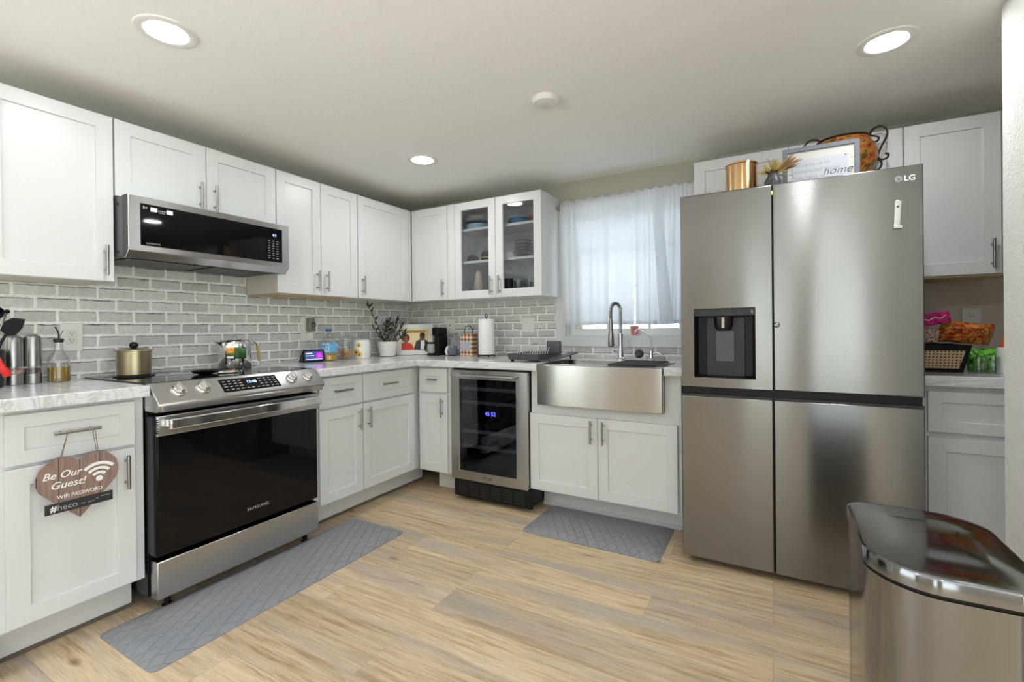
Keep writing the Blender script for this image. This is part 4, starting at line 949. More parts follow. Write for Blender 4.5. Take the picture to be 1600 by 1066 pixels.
# ------------------------------------------------------------------ right part of the left worktop
t = thing('smart_display', 'small smart display showing a purple screen beside the jug', 'smart speaker', (.138, -1.10, CT), PI/2-R(12))
MB().prism([(-.005, 0), (.075, 0), (.02, .078), (.008, .080)], 'yz', -.070, .070).build('housing', 'black', t, bevel=.006)
ds = MB().box(-.072, .072, -.004, .003, -.04, .04).build('screen_bezel', 'black', t, bevel=.004, loc=(0, -.006, .042), rot=(R(-9), 0, 0))
def screen_mat():
    m, nt, b, N, L = newmat('screen_glow'); tc = N('ShaderNodeTexCoord'); g = N('ShaderNodeTexGradient'); g.gradient_type = 'SPHERICAL'
    mp = N('ShaderNodeMapping'); mp.inputs['Location'].default_value = (-.9, 0, .0); mp.inputs['Scale'].default_value = (26, 1, 26); L(tc.outputs['Object'], mp.inputs[0]); L(mp.outputs[0], g.inputs[0])
    cr = N('ShaderNodeValToRGB'); e = cr.color_ramp.elements; e[0].position = 0.; e[0].color = c4(srgb(70, 92, 150)); e[1].position = .7; e[1].color = c4(srgb(220, 70, 220)); q = e.new(.3); q.color = c4(srgb(90, 60, 170))
    L(g.outputs[0], cr.inputs[0]); L(cr.outputs[0], b.inputs['Emission Color']); b.inputs['Emission Strength'].default_value = .9; b.inputs['Base Color'].default_value = (0.02, .02, .03, 1); b.inputs['Roughness'].default_value = .1
    return m
MB().box(-.062, .062, -.0046, -.0041, -.030, .030).build('screen', screen_mat(), ds)
q = MB(); q.box(-.055, -.012, -.0050, -.0047, .014, .020).box(-.055, -.0, -.0050, -.0047, -.001, .003).box(-.055, .055, -.0050, -.0047, -.024, -.021).build('screen_text', mat('screen_white', (1, 1, 1), .5, emit=(.9, .9, 1), es=.3), ds)
t = thing('power_cord', 'white power cord looping from charger plug to smart display', 'cord')
MB().tube(spline([(.045, -1.04, 1.079), (.042, -1.05, 1.06), (.03, -1.10, 1.045), (.028, -1.155, 1.02), (.03, -1.175, .985), (.035, -1.165, .955), (.045, -1.13, .9355), (.05, -1.105, .9355)], 7), .0022, 7).build('cord', 'white', t)

t = thing('oil_jug', 'plastic cooking oil bottle with blue cap and label', 'bottle', (.125, -.965, CT), R(90))
MB().lathe([(.050, 0), (.057, .006), (.058, .05), (.054, .06), (.058, .07), (.058, .125), (.048, .145), (.032, .165), (.020, .185), (.017, .195), (.017, .205)], seg=36, cap1=False).build('bottle', 'glass', t)
MB().lathe([(.049, .003), (.0555, .008), (.0555, .042), (.001, .042)], seg=36).build('cooking_oil', 'yoil', t)
MB().lathe([(.0595, .062), (.0595, .124)], seg=36, cap0=False, cap1=False).build('label', blotch_mat('sky_blue_label', [(120, 190, 222), (60, 150, 205), (190, 220, 232), (40, 120, 190)], 26), t)
MB().lathe([(.019, .204), (.019, .222), (.001, .223)], seg=28).build('cap', mat('blue_cap', srgb(34, 92, 170), .4), t)
def jar(name, label, x, y, r, h, content):
    t = thing(name, label, 'jar', (x, y, CT))
    MB().lathe([(r*.96, 0), (r, .004), (r, h*.78), (r*.9, h*.83)], seg=36, cap1=False).build('body', 'glass', t)
    content(t)
    MB().lathe([(r*.98, h*.835), (r*1.03, h*.85), (r*.9, h*.885), (r*.3, h*.93), (.001, h*.935)], seg=36).build('lid', 'steelh' if name == 'canister' else 'glass', t)
    MB().lathe([(.006, h*.93), (.012, h*.965), (.008, h), (.001, h)], seg=16).build('lid_knob', 'glass', t)
    return t
def crumbs(t):
    q = MB(); rr2 = random.Random(8)
    for k in range(120):
        a = rr2.uniform(0, 2*PI); r = .038*math.sqrt(rr2.random()); q.sphere((r*math.cos(a), r*math.sin(a), rr2.uniform(.012, .062)), rr2.uniform(.006, .010), 6)
    tag(q.build('cereal', mat('cereal', srgb(206, 150, 84), .8, var=.25, scale=60), t), None, None, None, 'stuff')
jar('cookie_jar', 'clear glass jar of brown cereal between jug and canister', .118, -.805, .050, .188, crumbs)
t = thing('canister', 'white canister with a sunflower print and glass lid', 'canister', (.125, -.665, CT))
MB().lathe([(.058, 0), (.062, .004), (.062, .132), (.058, .138)], seg=40).build('body', 'ceramic', t)
MB().lathe([(.060, .1385), (.066, .142), (.060, .150), (.02, .162), (.001, .163)], seg=40).build('lid', 'glass', t)
MB().lathe([(.008, .163), (.014, .170), (.008, .180), (.001, .180)], seg=16).build('lid_knob', 'glass', t)
q = MB()
for (a0, z0, s) in ((-.25, .045, 1.), (.05, .10, .7), (.12, .03, .8)):
    for k in range(10):
        an = 2*PI*k/10
        c_ = (a0+.28*s*math.cos(an), z0+.017*s*math.sin(an)); pts = []
        for j in range(7):
            bb = 2*PI*j/7; aa = c_[0]+.13*s*math.cos(bb); zz = c_[1]+.009*s*math.sin(bb)
            pts.append((.0627*math.cos(aa-1.15), .0627*math.sin(aa-1.15), zz))
        q.face([q.bm.verts.new(p) for p in pts], 0)
    pts = [(.0630*math.cos(a0-1.15+.15*s*math.cos(2*PI*j/10)), .0630*math.sin(a0-1.15+.15*s*math.cos(2*PI*j/10)), z0+.010*s*math.sin(2*PI*j/10)) for j in range(10)]
    q.face([q.bm.verts.new(p) for p in pts], 1)
q.build('sunflower_print', [mat('petal_print', srgb(226, 190, 90), .6), mat('seed_print', srgb(120, 84, 40), .6)], t)

t = thing('potted_plant', 'dark leaved potted plant in a white pot by the corner', 'plant', (.150, -.42, CT))
MB().lathe([(.050, 0), (.062, .006), (.078, .09), (.081, .118), (.076, .118), (.072, .10)], seg=40, cap1=False).build('pot', blotch_mat('marbled_ceramic', [(238, 237, 232), (232, 230, 225), (240, 239, 235), (206, 204, 198)], 12, .2), t)
MB().lathe([(.0715, .098), (.001, .100)], seg=30, cap0=True).build('soil', mat('potting_soil', srgb(48, 40, 34), .9, bump=.4), t)
rr = random.Random(11)
def leaf(mb, p, d, L_, w):
    d = Vector(d).normalized(); s = d.cross(Vector((1, .2, .3))).normalized()
    if s.length < .1: s = Vector((0, 1, 0))
    nrm_ = d.cross(s).normalized(); rs = []
    for k in range(7):
        tt = k/6; ww = w*max(.06, math.sin(PI*min(1, .06+.94*tt)**.85)); c_ = Vector(p)+d*L_*tt-nrm_*.18*L_*tt*tt
        rs.append([c_-s*ww+nrm_*ww*.3, c_-nrm_*.001, c_+s*ww+nrm_*ww*.3, c_+nrm_*.0012])
    mb.rings(rs)
stems = [([(0, -.03, .1), (.0, -.10, .24), (0, -.175, .36), (.0, -.195, .40)], 7), ([(0.01, -.03, .1), (.01, -.10, .17), (.02, -.165, .235)], 5), ([(.02, .0, .1), (.03, -.02, .18), (.04, -.04, .27)], 5), ([(0, .02, .1), (.01, .05, .2), (.02, .085, .29)], 8),
         ([(.02, .02, .1), (.04, .06, .17), (.05, .11, .245)], 7), ([(-.02, .02, .1), (-.03, .04, .18), (-.04, .07, .285)], 7), ([(.03, .03, .1), (.06, .075, .14), (.07, .115, .19)], 5), ([(.02, -.02, .1), (.03, -.06, .13), (.04, -.085, .15)], 3), ([(-.01, 0, .1), (-.03, 0, .19), (-.03, .02, .27)], 6)]
for pts, nl in stems:
    sp2 = spline(pts, 8)
    so = MB().tube(sp2, [.0042-.0024*i/len(sp2) for i in range(len(sp2))], 7).build('stem', 'stem', t)
    lf = MB()
    for k in range(nl):
        i = int(len(sp2)*(.38+.6*k/nl)); i = min(i, len(sp2)-2); tg = (sp2[i+1]-sp2[i]).normalized(); sd_ = 1 if k % 2 else -1
        dv = tg*.6+Vector((rr.uniform(-.2, .5), sd_*.8, rr.uniform(-.1, .4))); leaf(lf, sp2[i], dv, rr.uniform(.036, .052), rr.uniform(.009, .013))
    leaf(lf, sp2[-1], (sp2[-1]-sp2[-3]), .042, .011)
    lf.build('leaves', 'leaf', so)

# photo frame
a0 = Vector((.105, -.265)); a1 = Vector((.342, -.088)); ang = math.atan2(a1.y-a0.y, a1.x-a0.x); ctr = (a0+a1)/2
t = thing('photo_frame', 'white photo frame with a portrait of a couple', 'photo frame', (ctr.x, ctr.y, CT), ang)
pv = bpy.data.objects.new('frame_body', None)
PW, PH = .295, .255
q = MB()
a = PW/2
q.rings([R4(-a, a, 0, PH, .010), R4(-a, a, 0, PH, -.008), R4(-a+.035, a-.035, .035, PH-.035, -.008), R4(-a+.037, a-.037, .037, PH-.037, -.002)], 0, True, True)
fb = q.build('frame', 'white', t, rot=(R(-9), 0, 0), loc=(0, -.02, .001), bevel=.001)
ph_ = MB(); px0, px1, pz0, pz1 = -.110, .110, .040, .212
ph_.box(px0, px1, -.0035, -.0022, pz0, pz1, 0)
pr = ph_.build('photo_print', mat('photo_background', srgb(226, 196, 120), .5, var=.15, scale=20), fb)
q = MB(); q.box(-.085, .085, -.0040, -.0036, .185, .205).build('gold_bar', mat('photo_gold', srgb(168, 136, 60), .5), pr)
MB().box(-.055, .035, -.0040, -.0036, .07, .18).build('bright_panel', mat('photo_cream', srgb(244, 220, 168), .5), pr)
def flat(name, polys, parent, y):
    q = MB(); ms = []
    for pl_, m_ in polys:
        if m_ not in ms: ms.append(m_)
        q.face([q.bm.verts.new((x, y, z)) for x, z in pl_], ms.index(m_))
        y -= .0002
    return q.build(name, ms, parent)
def ell(cx, cz, rx, rz, n=18): return [(cx+rx*math.cos(2*PI*i/n), cz+rz*math.sin(2*PI*i/n)) for i in range(n)]
M['skin_ph'] = mat('photo_skin', srgb(150, 96, 70), .5); M['hair_ph'] = mat('photo_hair', srgb(74, 40, 34), .5); M['red_ph'] = mat('photo_red', srgb(212, 58, 44), .5); M['suit_ph'] = mat('photo_suit', srgb(48, 48, 54), .5); M['dskin_ph'] = mat('photo_dark_skin', srgb(74, 48, 38), .5)
flat('woman_in_print', [(ell(-.075, .14, .032, .034), 'hair_ph'), (ell(-.073, .132, .018, .026), 'skin_ph'), ([(-.085, .115), (-.062, .115), (-.055, .09), (-.09, .09)], 'skin_ph'), ([(-.109, .042), (-.012, .042), (-.022, .09), (-.055, .103), (-.075, .092), (-.09, .103), (-.109, .095)], 'red_ph')], pr, -.0042)
flat('man_in_print', [([(-.012, .042), (.105, .042), (.103, .115), (.075, .13), (.045, .13), (.01, .115)], 'suit_ph'), ([(.045, .045), (.085, .045), (.075, .125), (.048, .125)], 'text_w'), (ell(.060, .150, .022, .032), 'dskin_ph'), (ell(.060, .168, .022, .017), 'black')], pr, -.0042)

# coffee maker
t = thing('coffee_maker', 'small black coffee maker beside the photo frame', 'coffee maker', (.445, -.15, CT))
q = MB(); q.box(-.06, .045, -.07, .07, 0, .018).box(.003, .043, -.05, .07, .018, .16).build('base', 'black', t, bevel=.006)
MB().box(-.018, .045, -.06, .065, .1605, .225).build('water_tank', 'black', t, bevel=.008)
MB().lathe([(.024, .019), (.030, .03), (.030, .085), (.024, .095)], (-.03, -.055, 0), 24, cap1=False).build('carafe', mat('carafe_grey', srgb(176, 178, 170), .2), t)
MB().tube(spline([(-.055, -.065, .09), (-.08, -.07, .08), (-.08, -.07, .045), (-.057, -.065, .035)], 5), .005, 8).build('carafe_handle', 'black', t)
MB().box(-.06, .0, -.085, -.02, .0965, .108).build('carafe_lid', 'black', t, bevel=.003)
# patterned holder with round bowl
t = thing('kitchen_towel', 'folded blue grey patterned towel behind the round crock', 'towel', (.578, -.075, CT))
q = MB().grid(lambda u, v: (-.045+.09*u+.006*math.sin(7*v), -.012*math.sin(3*PI*u)-.02*v*0+.02*(1-v)*-1+.0, .004+.158*v+.012*math.sin(PI*u)), 16, 12)
q.build('cloth', blotch_mat('blue_grey_pattern', [(70, 84, 100), (226, 226, 222), (60, 66, 72), (190, 196, 200), (84, 92, 104)], 42, .8), t, solid=.008, smooth=180)
t = thing('crock', 'round grey and white two tone crock beside the plaid tin', 'crock', (.580, -.155, CT))
MB().lathe([(.030, 0), (.046, .008), (.052, .035), (.044, .065), (.034, .075), (.030, .075), (.03, .07)], seg=32, cap1=False).build('bowl', check_mat('two_tone_glaze', (98, 104, 116), (236, 236, 234), (236, 236, 234), 2.0), t)
t = thing('gift_tin', 'tan plaid tin with wire handle beside the paper towels', 'tin', (.722, -.115, CT), R(-4))
MB().box(-.066, .066, -.03, .03, 0, .172).build('tin', check_mat('tan_plaid', (240, 222, 200), (200, 160, 124), (116, 84, 62), .034), t, bevel=.004)
MB().box(-.056, .045, -.0318, -.0302, .042, .112).build('label', blotch_mat('blue_script_label', [(238, 238, 236), (70, 88, 120), (236, 236, 234), (120, 132, 156)], 95, .7, dist=3.), t)
MB().tube(spline([(-.040, 0, .168), (-.040, 0, .20), (-.025, 0, .228), (0, 0, .236), (.025, 0, .228), (.040, 0, .20), (.040, 0, .168)], 6), .003, 8).build('handle', 'charcoal', t)
# paper towels
t = thing('paper_towel_holder', 'black wire paper towel holder with a full roll', 'paper towel holder', (.945, -.20, CT))
q = MB(); q.tube([(.058*math.cos(2*PI*i/24), .058*math.sin(2*PI*i/24), .014) for i in range(25)], .0035, 8)
for k in range(4):
    an = PI/4+PI/2*k; q.sphere((.062*math.cos(an), .062*math.sin(an), .006), .006, 10)
q.tube([(-.058, 0, .014), (.058, 0, .014)], .0035, 8)
q.build('base', 'black', t)
q = MB(); q.tube([(0, 0, .014), (0, 0, .300)], .004, 8); q.tube([(.010*math.sin(2*PI*i/16), 0, .311-.010*math.cos(2*PI*i/16)) for i in range(17)], .003, 8); q.build('post', 'black', t)
rl = thing('paper_towel_roll', 'full white paper towel roll on its wire holder', 'paper towel', (.945, -.20, CT+.019))
MB().lathe([(.019, 0), (.060, 0), (.0605, .002), (.0605, .264), (.060, .266), (.019, .266), (.019, 0)], seg=48, cap0=False, cap1=False).build('roll', 'paper', rl)

# ------------------------------------------------------------------ dishes in the glass cabinet
SH = (UB+.0185, 1.6555, 1.9005)
def dish(name, label, cat, x, y, z, prof, m, group=None, seg=32, **k):
    rmax = max(p[0] for p in prof); x = min(max(2.838-(2.838-x)*(3.179+y)/2.869, .757+rmax), 1.440-rmax)
    t = thing(name, label, cat, (x, y, z), 0, group)
    MB().lathe(prof, seg=seg, **k).build({'plate': 'plate_body', 'bowl': 'bowl_body'}.get(name, 'body'), m, t); return t
bowlp = lambda r, h: [(r*.5, 0), (r*.55, .003), (r*.92, h*.6), (r, h), (r-.003, h), (r*.88, h*.6), (r*.5, .006), (.001, .006)]
M['ltblue'] = mat('pale_blue_glaze', srgb(150, 190, 212), .25); M['navy'] = mat('navy_glaze', srgb(48, 58, 84), .3); M['grey_gl'] = mat('warm_grey_glaze', srgb(200, 194, 190), .3); M['aqua'] = mat('bright_blue_glaze', srgb(30, 120, 180), .25); M['beige'] = mat('beige_plastic', srgb(206, 190, 174), .5)
plp = lambda r, h: [(r*.6, 0), (r, h*.8), (r, h), (r-.004, h), (r*.6, .004), (.001, .004)]
dish('bowl', 'pale blue bowl at the bottom of the left dish stack', 'bowl', .955, -.16, SH[2], [(.06, 0), (.092, .004), (.094, .042), (.091, .042), (.088, .008), (.001, .006)], 'ltblue')
dish('plate', 'navy plate in the middle of the left dish stack', 'plate', .955, -.16, SH[2]+.0425, plp(.098, .018), 'navy')
for i, lb_ in enumerate(('lower warm grey plate of the left dish stack', 'second warm grey plate from the top of the left stack', 'topmost warm grey plate of the left dish stack')):
    dish('plate', lb_, 'plate', .955, -.16, SH[2]+.0608+.0125*i, plp(.100, .012), 'grey_gl')
dish('bowl', 'bright blue bowl at the bottom of the right dish stack', 'bowl', 1.30, -.16, SH[2], bowlp(.088, .030), 'aqua')
dish('bowl', 'second bright blue bowl in the right dish stack', 'bowl', 1.30, -.16, SH[2]+.0305, plp(.082, .016), 'aqua')
dish('bowl', 'pale upturned bowl on top of the right dish stack', 'bowl', 1.315, -.16, SH[2]+.047, [(.058, 0), (.05, .012), (.03, .022), (.001, .024)], 'ltblue')
dish('cup', 'red cup at the right edge of the top shelf', 'cup', 1.405, -.10, SH[2], [(.020, 0), (.026, .075), (.024, .075), (.018, .004), (.001, .004)], 'red')
dish('bowl', 'black upturned bowl at left on the middle shelf', 'bowl', .900, -.16, SH[1], [(.049, 0), (.048, .03), (.038, .052), (.018, .063), (.001, .064)], 'black')
t = dish('bowl', 'black pot with a yellow stripe on the middle shelf', 'pot', 1.03, -.14, SH[1], [(.044, 0), (.050, .01), (.049, .06), (.036, .085), (.012, .092), (.001, .092)], 'black')
MB().lathe([(.0505, .03), (.0505, .038)], seg=32, cap0=False, cap1=False).build('stripe', mat('yellow_stripe', srgb(206, 196, 90), .5), t)
for i, lb_ in enumerate(('lowest clear bowl of the nested glass stack', 'second clear bowl of the nested glass stack', 'third clear bowl of the nested glass stack', 'topmost clear bowl of the nested glass stack')):
    t = dish('glass_bowl', lb_, 'bowl', 1.325, -.175, SH[1]+.0005+.026*i, [(.05, 0), (.069-.005*i, .028), (.074-.005*i, .045), (.071-.005*i, .045), (.065-.005*i, .028), (.047, .004)], 'glass', 'clear nested bowls', cap1=False)
    MB().lathe([(.0745-.005*i, .043), (.0755-.005*i, .0455), (.0745-.005*i, .048), (.073-.005*i, .0455), (.0745-.005*i, .043)], seg=32, cap0=False, cap1=False).build('rim', 'charcoal', t)
t = thing('tumbler', 'silver and dark tumbler on its side on the middle shelf', 'tumbler', (1.125, -.15, SH[1]+.026))
MB().lathe([(.02, -.05), (.025, .05), (.001, .05)], seg=20).build('body', 'steelh', t, rot=(PI/2, 0, R(35)))
dish('saucer', 'small white dish at the front of the middle shelf', 'dish', 1.385, -.048, SH[1], plp(.022, .012), 'ceramic')
t = dish('cup', 'blue printed cup at left on the bottom shelf', 'cup', .872, -.11, SH[0], [(.028, 0), (.036, .045), (.034, .086), (.031, .086), (.03, .01), (.001, .006)], blotch_mat('blue_wave_print', [(20, 84, 150), (40, 140, 200), (190, 220, 232), (30, 70, 130)], 40))
dish('shaker_bottle', 'tall beige bottle behind the blue cup', 'bottle', .955, -.18, SH[0], [(.038, 0), (.038, .10), (.030, .14), (.024, .19), (.02, .20), (.001, .20)], 'beige')
for i, (x, y) in enumerate(((1.005, -.10), (1.04, -.16))): dish('glass_jar', ('small glass jar in front of the beige bottle', 'second small glass jar beside the door stile')[i], 'jar', x, y, SH[0], [(.024, 0), (.026, .04), (.022, .055), (.018, .055), (.02, .04), (.02, .004)], 'glass', cap1=False)
t = dish('mug', 'dark mug with handle on the bottom shelf', 'mug', 1.205, -.18, SH[0]+.0, [(.034, 0), (.036, .125), (.033, .125), (.03, .006), (.001, .006)], 'charcoal')
MB().tube(spline([(.034, -.01, .10), (.058, -.015, .095), (.06, -.015, .05), (.034, -.01, .03)], 5), .004, 8).build('handle', 'charcoal', t)
dish('glass', 'patterned drinking glass in front of the dark mug', 'glass', 1.205, -.085, SH[0], [(.026, 0), (.03, .07), (.028, .07), (.024, .006)], blotch_mat('etched_pattern', [(190, 190, 190), (80, 80, 84), (200, 200, 198)], 70), cap1=False)
gl_l = ('clear drinking glass beside the patterned glass', 'tall clear glass in the middle of the bottom shelf', 'clear glass in the back row of the bottom shelf', 'clear glass at the front right of the bottom shelf', 'rearmost clear glass at the right of the bottom shelf', 'clear glass nearest the cabinet side panel')
for i, (x, y, h) in enumerate(((1.275, -.09, .085), (1.315, -.15, .115), (1.29, -.225, .105), (1.345, -.085, .09), (1.375, -.2, .12), (1.40, -.13, .10))):
    dish('glass', gl_l[i], 'glass', x, y, SH[0], [(.023, 0), (.029, h), (.0275, h), (.022, .008), (.001, .008)], 'glass', 'clear glasses in the cabinet', seg=20)

# ------------------------------------------------------------------ heart sign
t = thing('heart_sign', 'brown wooden heart sign hung from the drawer handle', 'sign', (.647, -2.4815, .594), PI/2)
hp = []
for cx, a0 in ((.3536, -45), (-.3536, 45)):
    for i in range(19):
        an = R(a0+10*i); hp.append((cx+.5*math.cos(an), .3536+.5*math.sin(an)))
hp.append((0, -.7071))
hp = [(x/.8536*.1145, (z+.7071)/1.5607*.225-.112) for x, z in hp]
def plank_mat():
    m, nt, b, N, L = newmat('brown_stained_planks'); b.inputs['Roughness'].default_value = .6
    tc = N('ShaderNodeTexCoord'); mp = N('ShaderNodeMapping'); mp.inputs['Scale'].default_value = (30, 1, 3); L(tc.outputs['Object'], mp.inputs[0])
    nz = N('ShaderNodeTexNoise'); nz.inputs['Scale'].default_value = 4; nz.inputs['Detail'].default_value = 5; L(mp.outputs[0], nz.inputs['Vector'])
    cr = N('ShaderNodeValToRGB'); e = cr.color_ramp.elements; e[0].position = .3; e[0].color = c4(srgb(122, 98, 88)); e[1].position = .7; e[1].color = c4(srgb(156, 130, 118)); L(nz.outputs['Fac'], cr.inputs[0])
    sp = N('ShaderNodeSeparateXYZ'); L(tc.outputs['Object'], sp.inputs[0]); a1_ = N('ShaderNodeMath'); a1_.operation = 'MULTIPLY_ADD'; a1_.inputs[1].default_value = 1/.057; a1_.inputs[2].default_value = 10.; L(sp.outputs[0], a1_.inputs[0])
    fr_ = N('ShaderNodeMath'); fr_.operation = 'FRACT'; L(a1_.outputs[0], fr_.inputs[0]); lt = N('ShaderNodeMath'); lt.operation = 'LESS_THAN'; lt.inputs[1].default_value = .035; L(fr_.outputs[0], lt.inputs[0])
    mx = N('ShaderNodeMix'); mx.data_type = 'RGBA'; L(lt.outputs[0], mx.inputs['Factor']); L(cr.outputs[0], mx.inputs['A']); mx.inputs['B'].default_value = c4(srgb(56, 42, 36)); L(mx.outputs['Result'], b.inputs['Base Color']); return m
hb = MB().prism(hp, 'xz', -.008, 0).build('heart_board', plank_mat(), t, bevel=.001)
text('lettering', 'Be Our', .034, 'text_w', hb, (-.048, -.0086, .054), (PI/2, 0, 0), shear=.30, bold=.0002)
text('lettering', 'Guest!', .035, 'text_w', hb, (-.032, -.0086, .018), (PI/2, 0, 0), shear=.30, bold=.0002)
text('lettering', 'WIFI PASSWORD', .0185, 'text_w', hb, (.002, -.0086, -.024), (PI/2, 0, 0), sx=.9)
q = MB()
def wifi(r0, r1): 
    rs_ = [[], []]
    n_ = 16
    for i in range(n_+1):
        a = R(45+90*i/n_); rs_[0].append((r0*math.cos(a), -.0092, r0*math.sin(a))); rs_[1].append((r1*math.cos(a), -.0092, r1*math.sin(a)))
    V0 = [q.bm.verts.new(p) for p in rs_[0]]; V1 = [q.bm.verts.new(p) for p in rs_[1]]
    for i in range(n_): q.face((V0[i], V0[i+1], V1[i+1], V1[i]))
for r0, r1 in ((.020, .030), (.037, .047), (.054, .065)): wifi(r0, r1)
q.lathe([(.0105, 0), (.0105, .0004)], (0, 0, 0), 20)
for v in list(q.bm.verts)[-40:]:
    x, y, z = v.co; v.co = (x, -.0092-z, y+.003)
q.build('wifi_symbol', 'text_w', hb, loc=(.056, 0, .010))
q = MB().box(-.094, .094, -.0135, -.0082, -.0175, .0175).build('name_plate', mat('matt_black_board', srgb(38, 38, 40), .6), t, loc=(0, 0, -.059), bevel=.001)
text('lettering', '#', .030, 'text_w', q, (-.072, -.0138, 0), bold=.0006)
text('lettering', 'heco', .028, 'text_g', q, (-.035, -.0138, 0))
kk = MB()
for x0, x1, z in ((.002, .014, -.003), (.020, .040, -.004), (.044, .052, .002), (.058, .085, .006)): kk.box(x0, x1, -.0142, -.0136, z-.001, z+.001)
kk.build('chalk_marks', 'text_g', q)
MB().tube([(-.055, -.004, .095), (-.036, -.016, .187), (-.034, -.016, .203), (-.032, -.006, .187), (-.05, -.002, .095)], .0011, 6).build('string', mat('jute_string', srgb(130, 112, 84), .9), t)
MB().tube([(.057, -.004, .095), (.044, -.016, .187), (.042, -.016, .203), (.040, -.006, .187), (.054, -.002, .095)], .0011, 6).build('string', mat('jute_cord', srgb(130, 112, 84), .9), t)

# ------------------------------------------------------------------ floor mats
def floor_mat_obj(label, x0, x1, y0, y1):
    cx, cy = (x0+x1)/2, (y0+y1)/2; w, d = (x1-x0)/2, (y1-y0)/2
    q = MB(); rs = []
    for inset, z in ((0, 0), (0, .003), (.012, .007), (.040, .0155), (.050, .017)):
        rs.append([(x, y, z) for x, y in rrect(-w+inset, w-inset, -d+inset, d-inset, .03)])
    q.rings(rs); o = q.build('floor_mat', 'rug', smooth=30, loc=(cx, cy, .0005)); return tag(o, label, 'mat')
floor_mat_obj('long grey anti fatigue mat in front of the range', .603, 1.018, -2.42, -1.19)
floor_mat_obj('short grey anti fatigue mat in front of the sink', 1.588, 2.345, -.87, -.445)

# ------------------------------------------------------------------ trash can
tc_ = thing('trash_can', 'stainless step trash can with dark shiny lid at right', 'trash can', (3.155, -1.77, 0))
def can_outline(s=1., dx=0., dy=0.):
    x0, x1, y0, y1 = -.142*s, .132*s, -.205*s, .215*s
    out = []
    for cx, cy, r, a in ((x1, y0, .06, -90), (x1, y1, .10, 0), (x0, y1, .05, 90), (x0, y0, .11, 180)):
        r *= s
        ox = cx-r if cx > 0 else cx+r; oy = cy-r if cy > 0 else cy+r
        for i in range(11):
            t = R(a+9*i); out.append((ox+r*math.cos(t), oy+r*math.sin(t)))
    # bow the long sides a little
    res = []
    for x, y in out: res.append((x+(.012 if x > 0 else -.006)*(1-(y/.2)**2 if abs(y) < .2 else 0), y-(.010*(1-(x/.14)**2) if y < 0 and abs(x) < .14 else 0)))
    return res
o_ = lambda s, z: [(x, y, z) for x, y in can_outline(s)]
MB().rings([o_(.97, .025), o_(.97, .606)]).build('body', 'bin', tc_)
MB().rings([o_(.985, .0), o_(.985, .025)]).build('base_ring', 'black', tc_)
MB().rings([o_(.955, .6065), o_(.955, .614)]).build('bag_rim', 'black', tc_)
MB().rings([o_(.99, .615), o_(1.0, .617), o_(1.0, .642), o_(.985, .648)], cap1=False).build('lid_edge', 'bin', tc_)
MB().rings([o_(.985, .648), o_(.96, .650), o_(.93, .6485), o_(.5, .655), o_(.05, .657)], cap0=False).build('lid', 'mirror', tc_)
MB().box(-.05, .05, -.252, -.205, .01, .03).build('pedal', 'black', tc_, bevel=.004)
MB().box(.128, .150, -.05, .05, .55, .63).build('hinge', 'black', tc_, bevel=.004)

# ------------------------------------------------------------------ snack corner in the right niche
t = thing('snack_basket', 'black tray basket with woven cane front holding snacks', 'basket', (3.478, -.36, CT))
q = MB(); 
def trap(a0, a1, b0, b1, z0, z1, th=.012):
    q.rings([[(x, y, z0) for x, y in ((-a0, -b0), (a0, -b0), (a0, b0), (-a0, b0))], [(x, y, z1) for x, y in ((-a1, -b1), (a1, -b1), (a1, b1), (-a1, b1))], [(x, y, z1) for x, y in ((-a1+th, -b1+th), (a1-th, -b1+th), (a1-th, b1-th), (-a1+th, b1-th))], [(x, y, z0+.01) for x, y in ((-a0+th, -b0+th), (a0-th, -b0+th), (a0-th, b0-th), (-a0+th, b0-th))]], 0, True, True)
trap(.082, .104, .085, .115, 0, .122)
q.build('tray', 'black', t, bevel=.002)
def cane_mat():
    m, nt, b, N, L = newmat('woven_cane'); b.inputs['Roughness'].default_value = .6
    tc = N('ShaderNodeTexCoord'); sp = N('ShaderNodeSeparateXYZ'); L(tc.outputs['Object'], sp.inputs[0])
    def sn(o):
        a = N('ShaderNodeMath'); a.operation = 'MULTIPLY'; a.inputs[1].default_value = 2*PI/.013; L(sp.outputs[o], a.inputs[0]); s = N('ShaderNodeMath'); s.operation = 'SINE'; L(a.outputs[0], s.inputs[0]); return s
    p = N('ShaderNodeMath'); p.operation = 'ADD'; L(sn(0).outputs[0], p.inputs[0]); L(sn(2).outputs[0], p.inputs[1])
    g = N('ShaderNodeMath'); g.operation = 'GREATER_THAN'; g.inputs[1].default_value = 1.0; L(p.outputs[0], g.inputs[0])
    mx = N('ShaderNodeMix'); mx.data_type = 'RGBA'; L(g.outputs[0], mx.inputs['Factor']); mx.inputs['A'].default_value = c4(srgb(206, 176, 138)); mx.inputs['B'].default_value = c4(srgb(36, 30, 26)); L(mx.outputs['Result'], b.inputs['Base Color']); return m
MB().rings([[(-.068, -.0905, .018), (.066, -.0905, .018), (.082, -.1135, .098), (-.084, -.1135, .098)], [(-.068, -.0925, .018), (.066, -.0925, .018), (.082, -.1155, .098), (-.084, -.1155, .098)]]).build('cane_panel', cane_mat(), t)
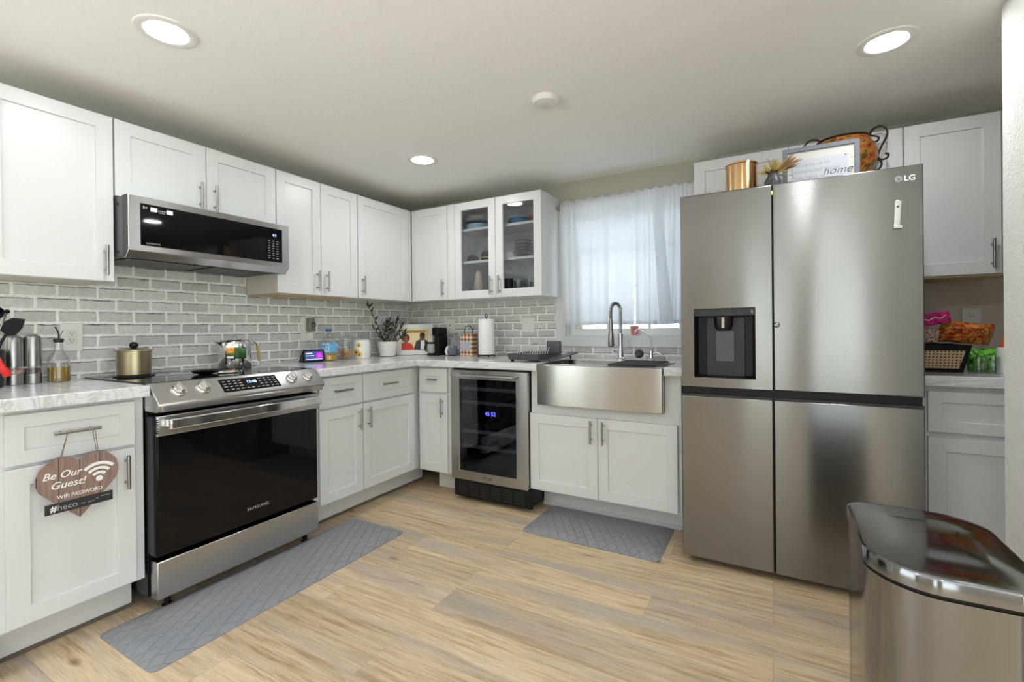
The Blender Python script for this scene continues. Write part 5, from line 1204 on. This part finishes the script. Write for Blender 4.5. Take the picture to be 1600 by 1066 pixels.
def bag(name, label, loc, rot, w, h, d, m, seed, lett=None):
    t = thing(name, label, 'snack bag', loc); t.rotation_euler = rot
    r3 = random.Random(seed); ph = [r3.uniform(0, 6) for _ in range(6)]
    q = MB()
    def sf(sgn):
        def f(u, v):
            a, b2 = 2*u-1, 2*v-1
            th = d*(1-abs(a)**3)**.7*(1-abs(b2)**4)**.7 if abs(a) < 1 and abs(b2) < 1 else 0
            wr = .004*math.sin(9*a+5*b2+ph[0])+.003*math.sin(17*b2-6*a+ph[1])+.0025*math.sin(23*a+ph[2])
            return (a*w/2*(1-.05*b2*b2), sgn*(th/2+(wr if th > 0 else 0)*min(1, th/d*2))+.004*math.sin(5*a+ph[3]), b2*h/2)
        return f
    q.grid(sf(-1), 24, 18).grid(sf(1), 24, 18); bmesh.ops.remove_doubles(q.bm, verts=q.bm.verts[:], dist=.0004)
    o = q.build('pouch', m, t, smooth=180)
    if lett: MB().tube(spline([(-.045+.012*k, -d/2-.004+.00002*k*k, .006+.006*math.sin(2.1*k)+.003*math.cos(3.7*k)) for k in range(8)], 5), .0022, 6).build('script_print', lett, o)
    return t
BZ = CT+.014
M['pink'] = mat('magenta_foil', srgb(206, 30, 120), .3, var=.1, bump=.2); M['redwhite'] = blotch_mat('red_white_wrapper', [(140, 40, 44), (226, 214, 204), (150, 50, 50), (220, 200, 190)], 26, .35)
M['orange'] = blotch_mat('orange_red_wrapper', [(120, 30, 22), (196, 80, 36), (226, 150, 60), (130, 44, 30), (220, 170, 50)], 24, .3); M['green'] = blotch_mat('green_foil', [(30, 90, 30), (90, 190, 50), (150, 220, 90), (40, 120, 40)], 28, .25, bump=.3)
bag('candy_bag', 'magenta candy bag on top at the left of the basket', (3.462, -.437, 1.168), (R(8), R(-12), 0), .12, .055, .04, 'pink', 1, 'text_w')
bag('wrapped_snack', 'red and white wrapped snack at left in the basket', (3.435, -.43, 1.094), (R(8), R(6), 0), .10, .062, .04, 'redwhite', 2)
bag('chip_bag', 'orange and red crumpled chip bag lying over the basket', (3.588, -.365, 1.105), (R(20), R(6), R(5)), .19, .10, .055, 'orange', 3)
bag('chip_bag', 'shiny green snack bag behind the two glasses', (3.642, -.375, .985), (R(-4), 0, 0), .105, .105, .05, 'green', 4)
for i, (x, y) in enumerate(((3.609, -.445), (3.655, -.44))):
    t = thing('shot_glass', ('clear shot glass nearest the basket', 'clear shot glass beside the white bottle')[i], 'glass', (x, y, CT))
    MB().lathe([(.017, 0), (.022, .072), (.0205, .072), (.016, .016), (.001, .015)], seg=24).build('glass', 'glass', t)
t = thing('squeeze_bottle', 'white bottle with an orange cap at the niche edge', 'bottle', (3.70, -.42, CT))
MB().lathe([(.026, 0), (.028, .004), (.028, .105), (.022, .112)], seg=28).build('bottle', 'white', t)
MB().lathe([(.018, .1125), (.016, .13), (.008, .155), (.004, .165), (.001, .166)], seg=20).build('cap', mat('orange_cap', srgb(206, 110, 50), .4), t)
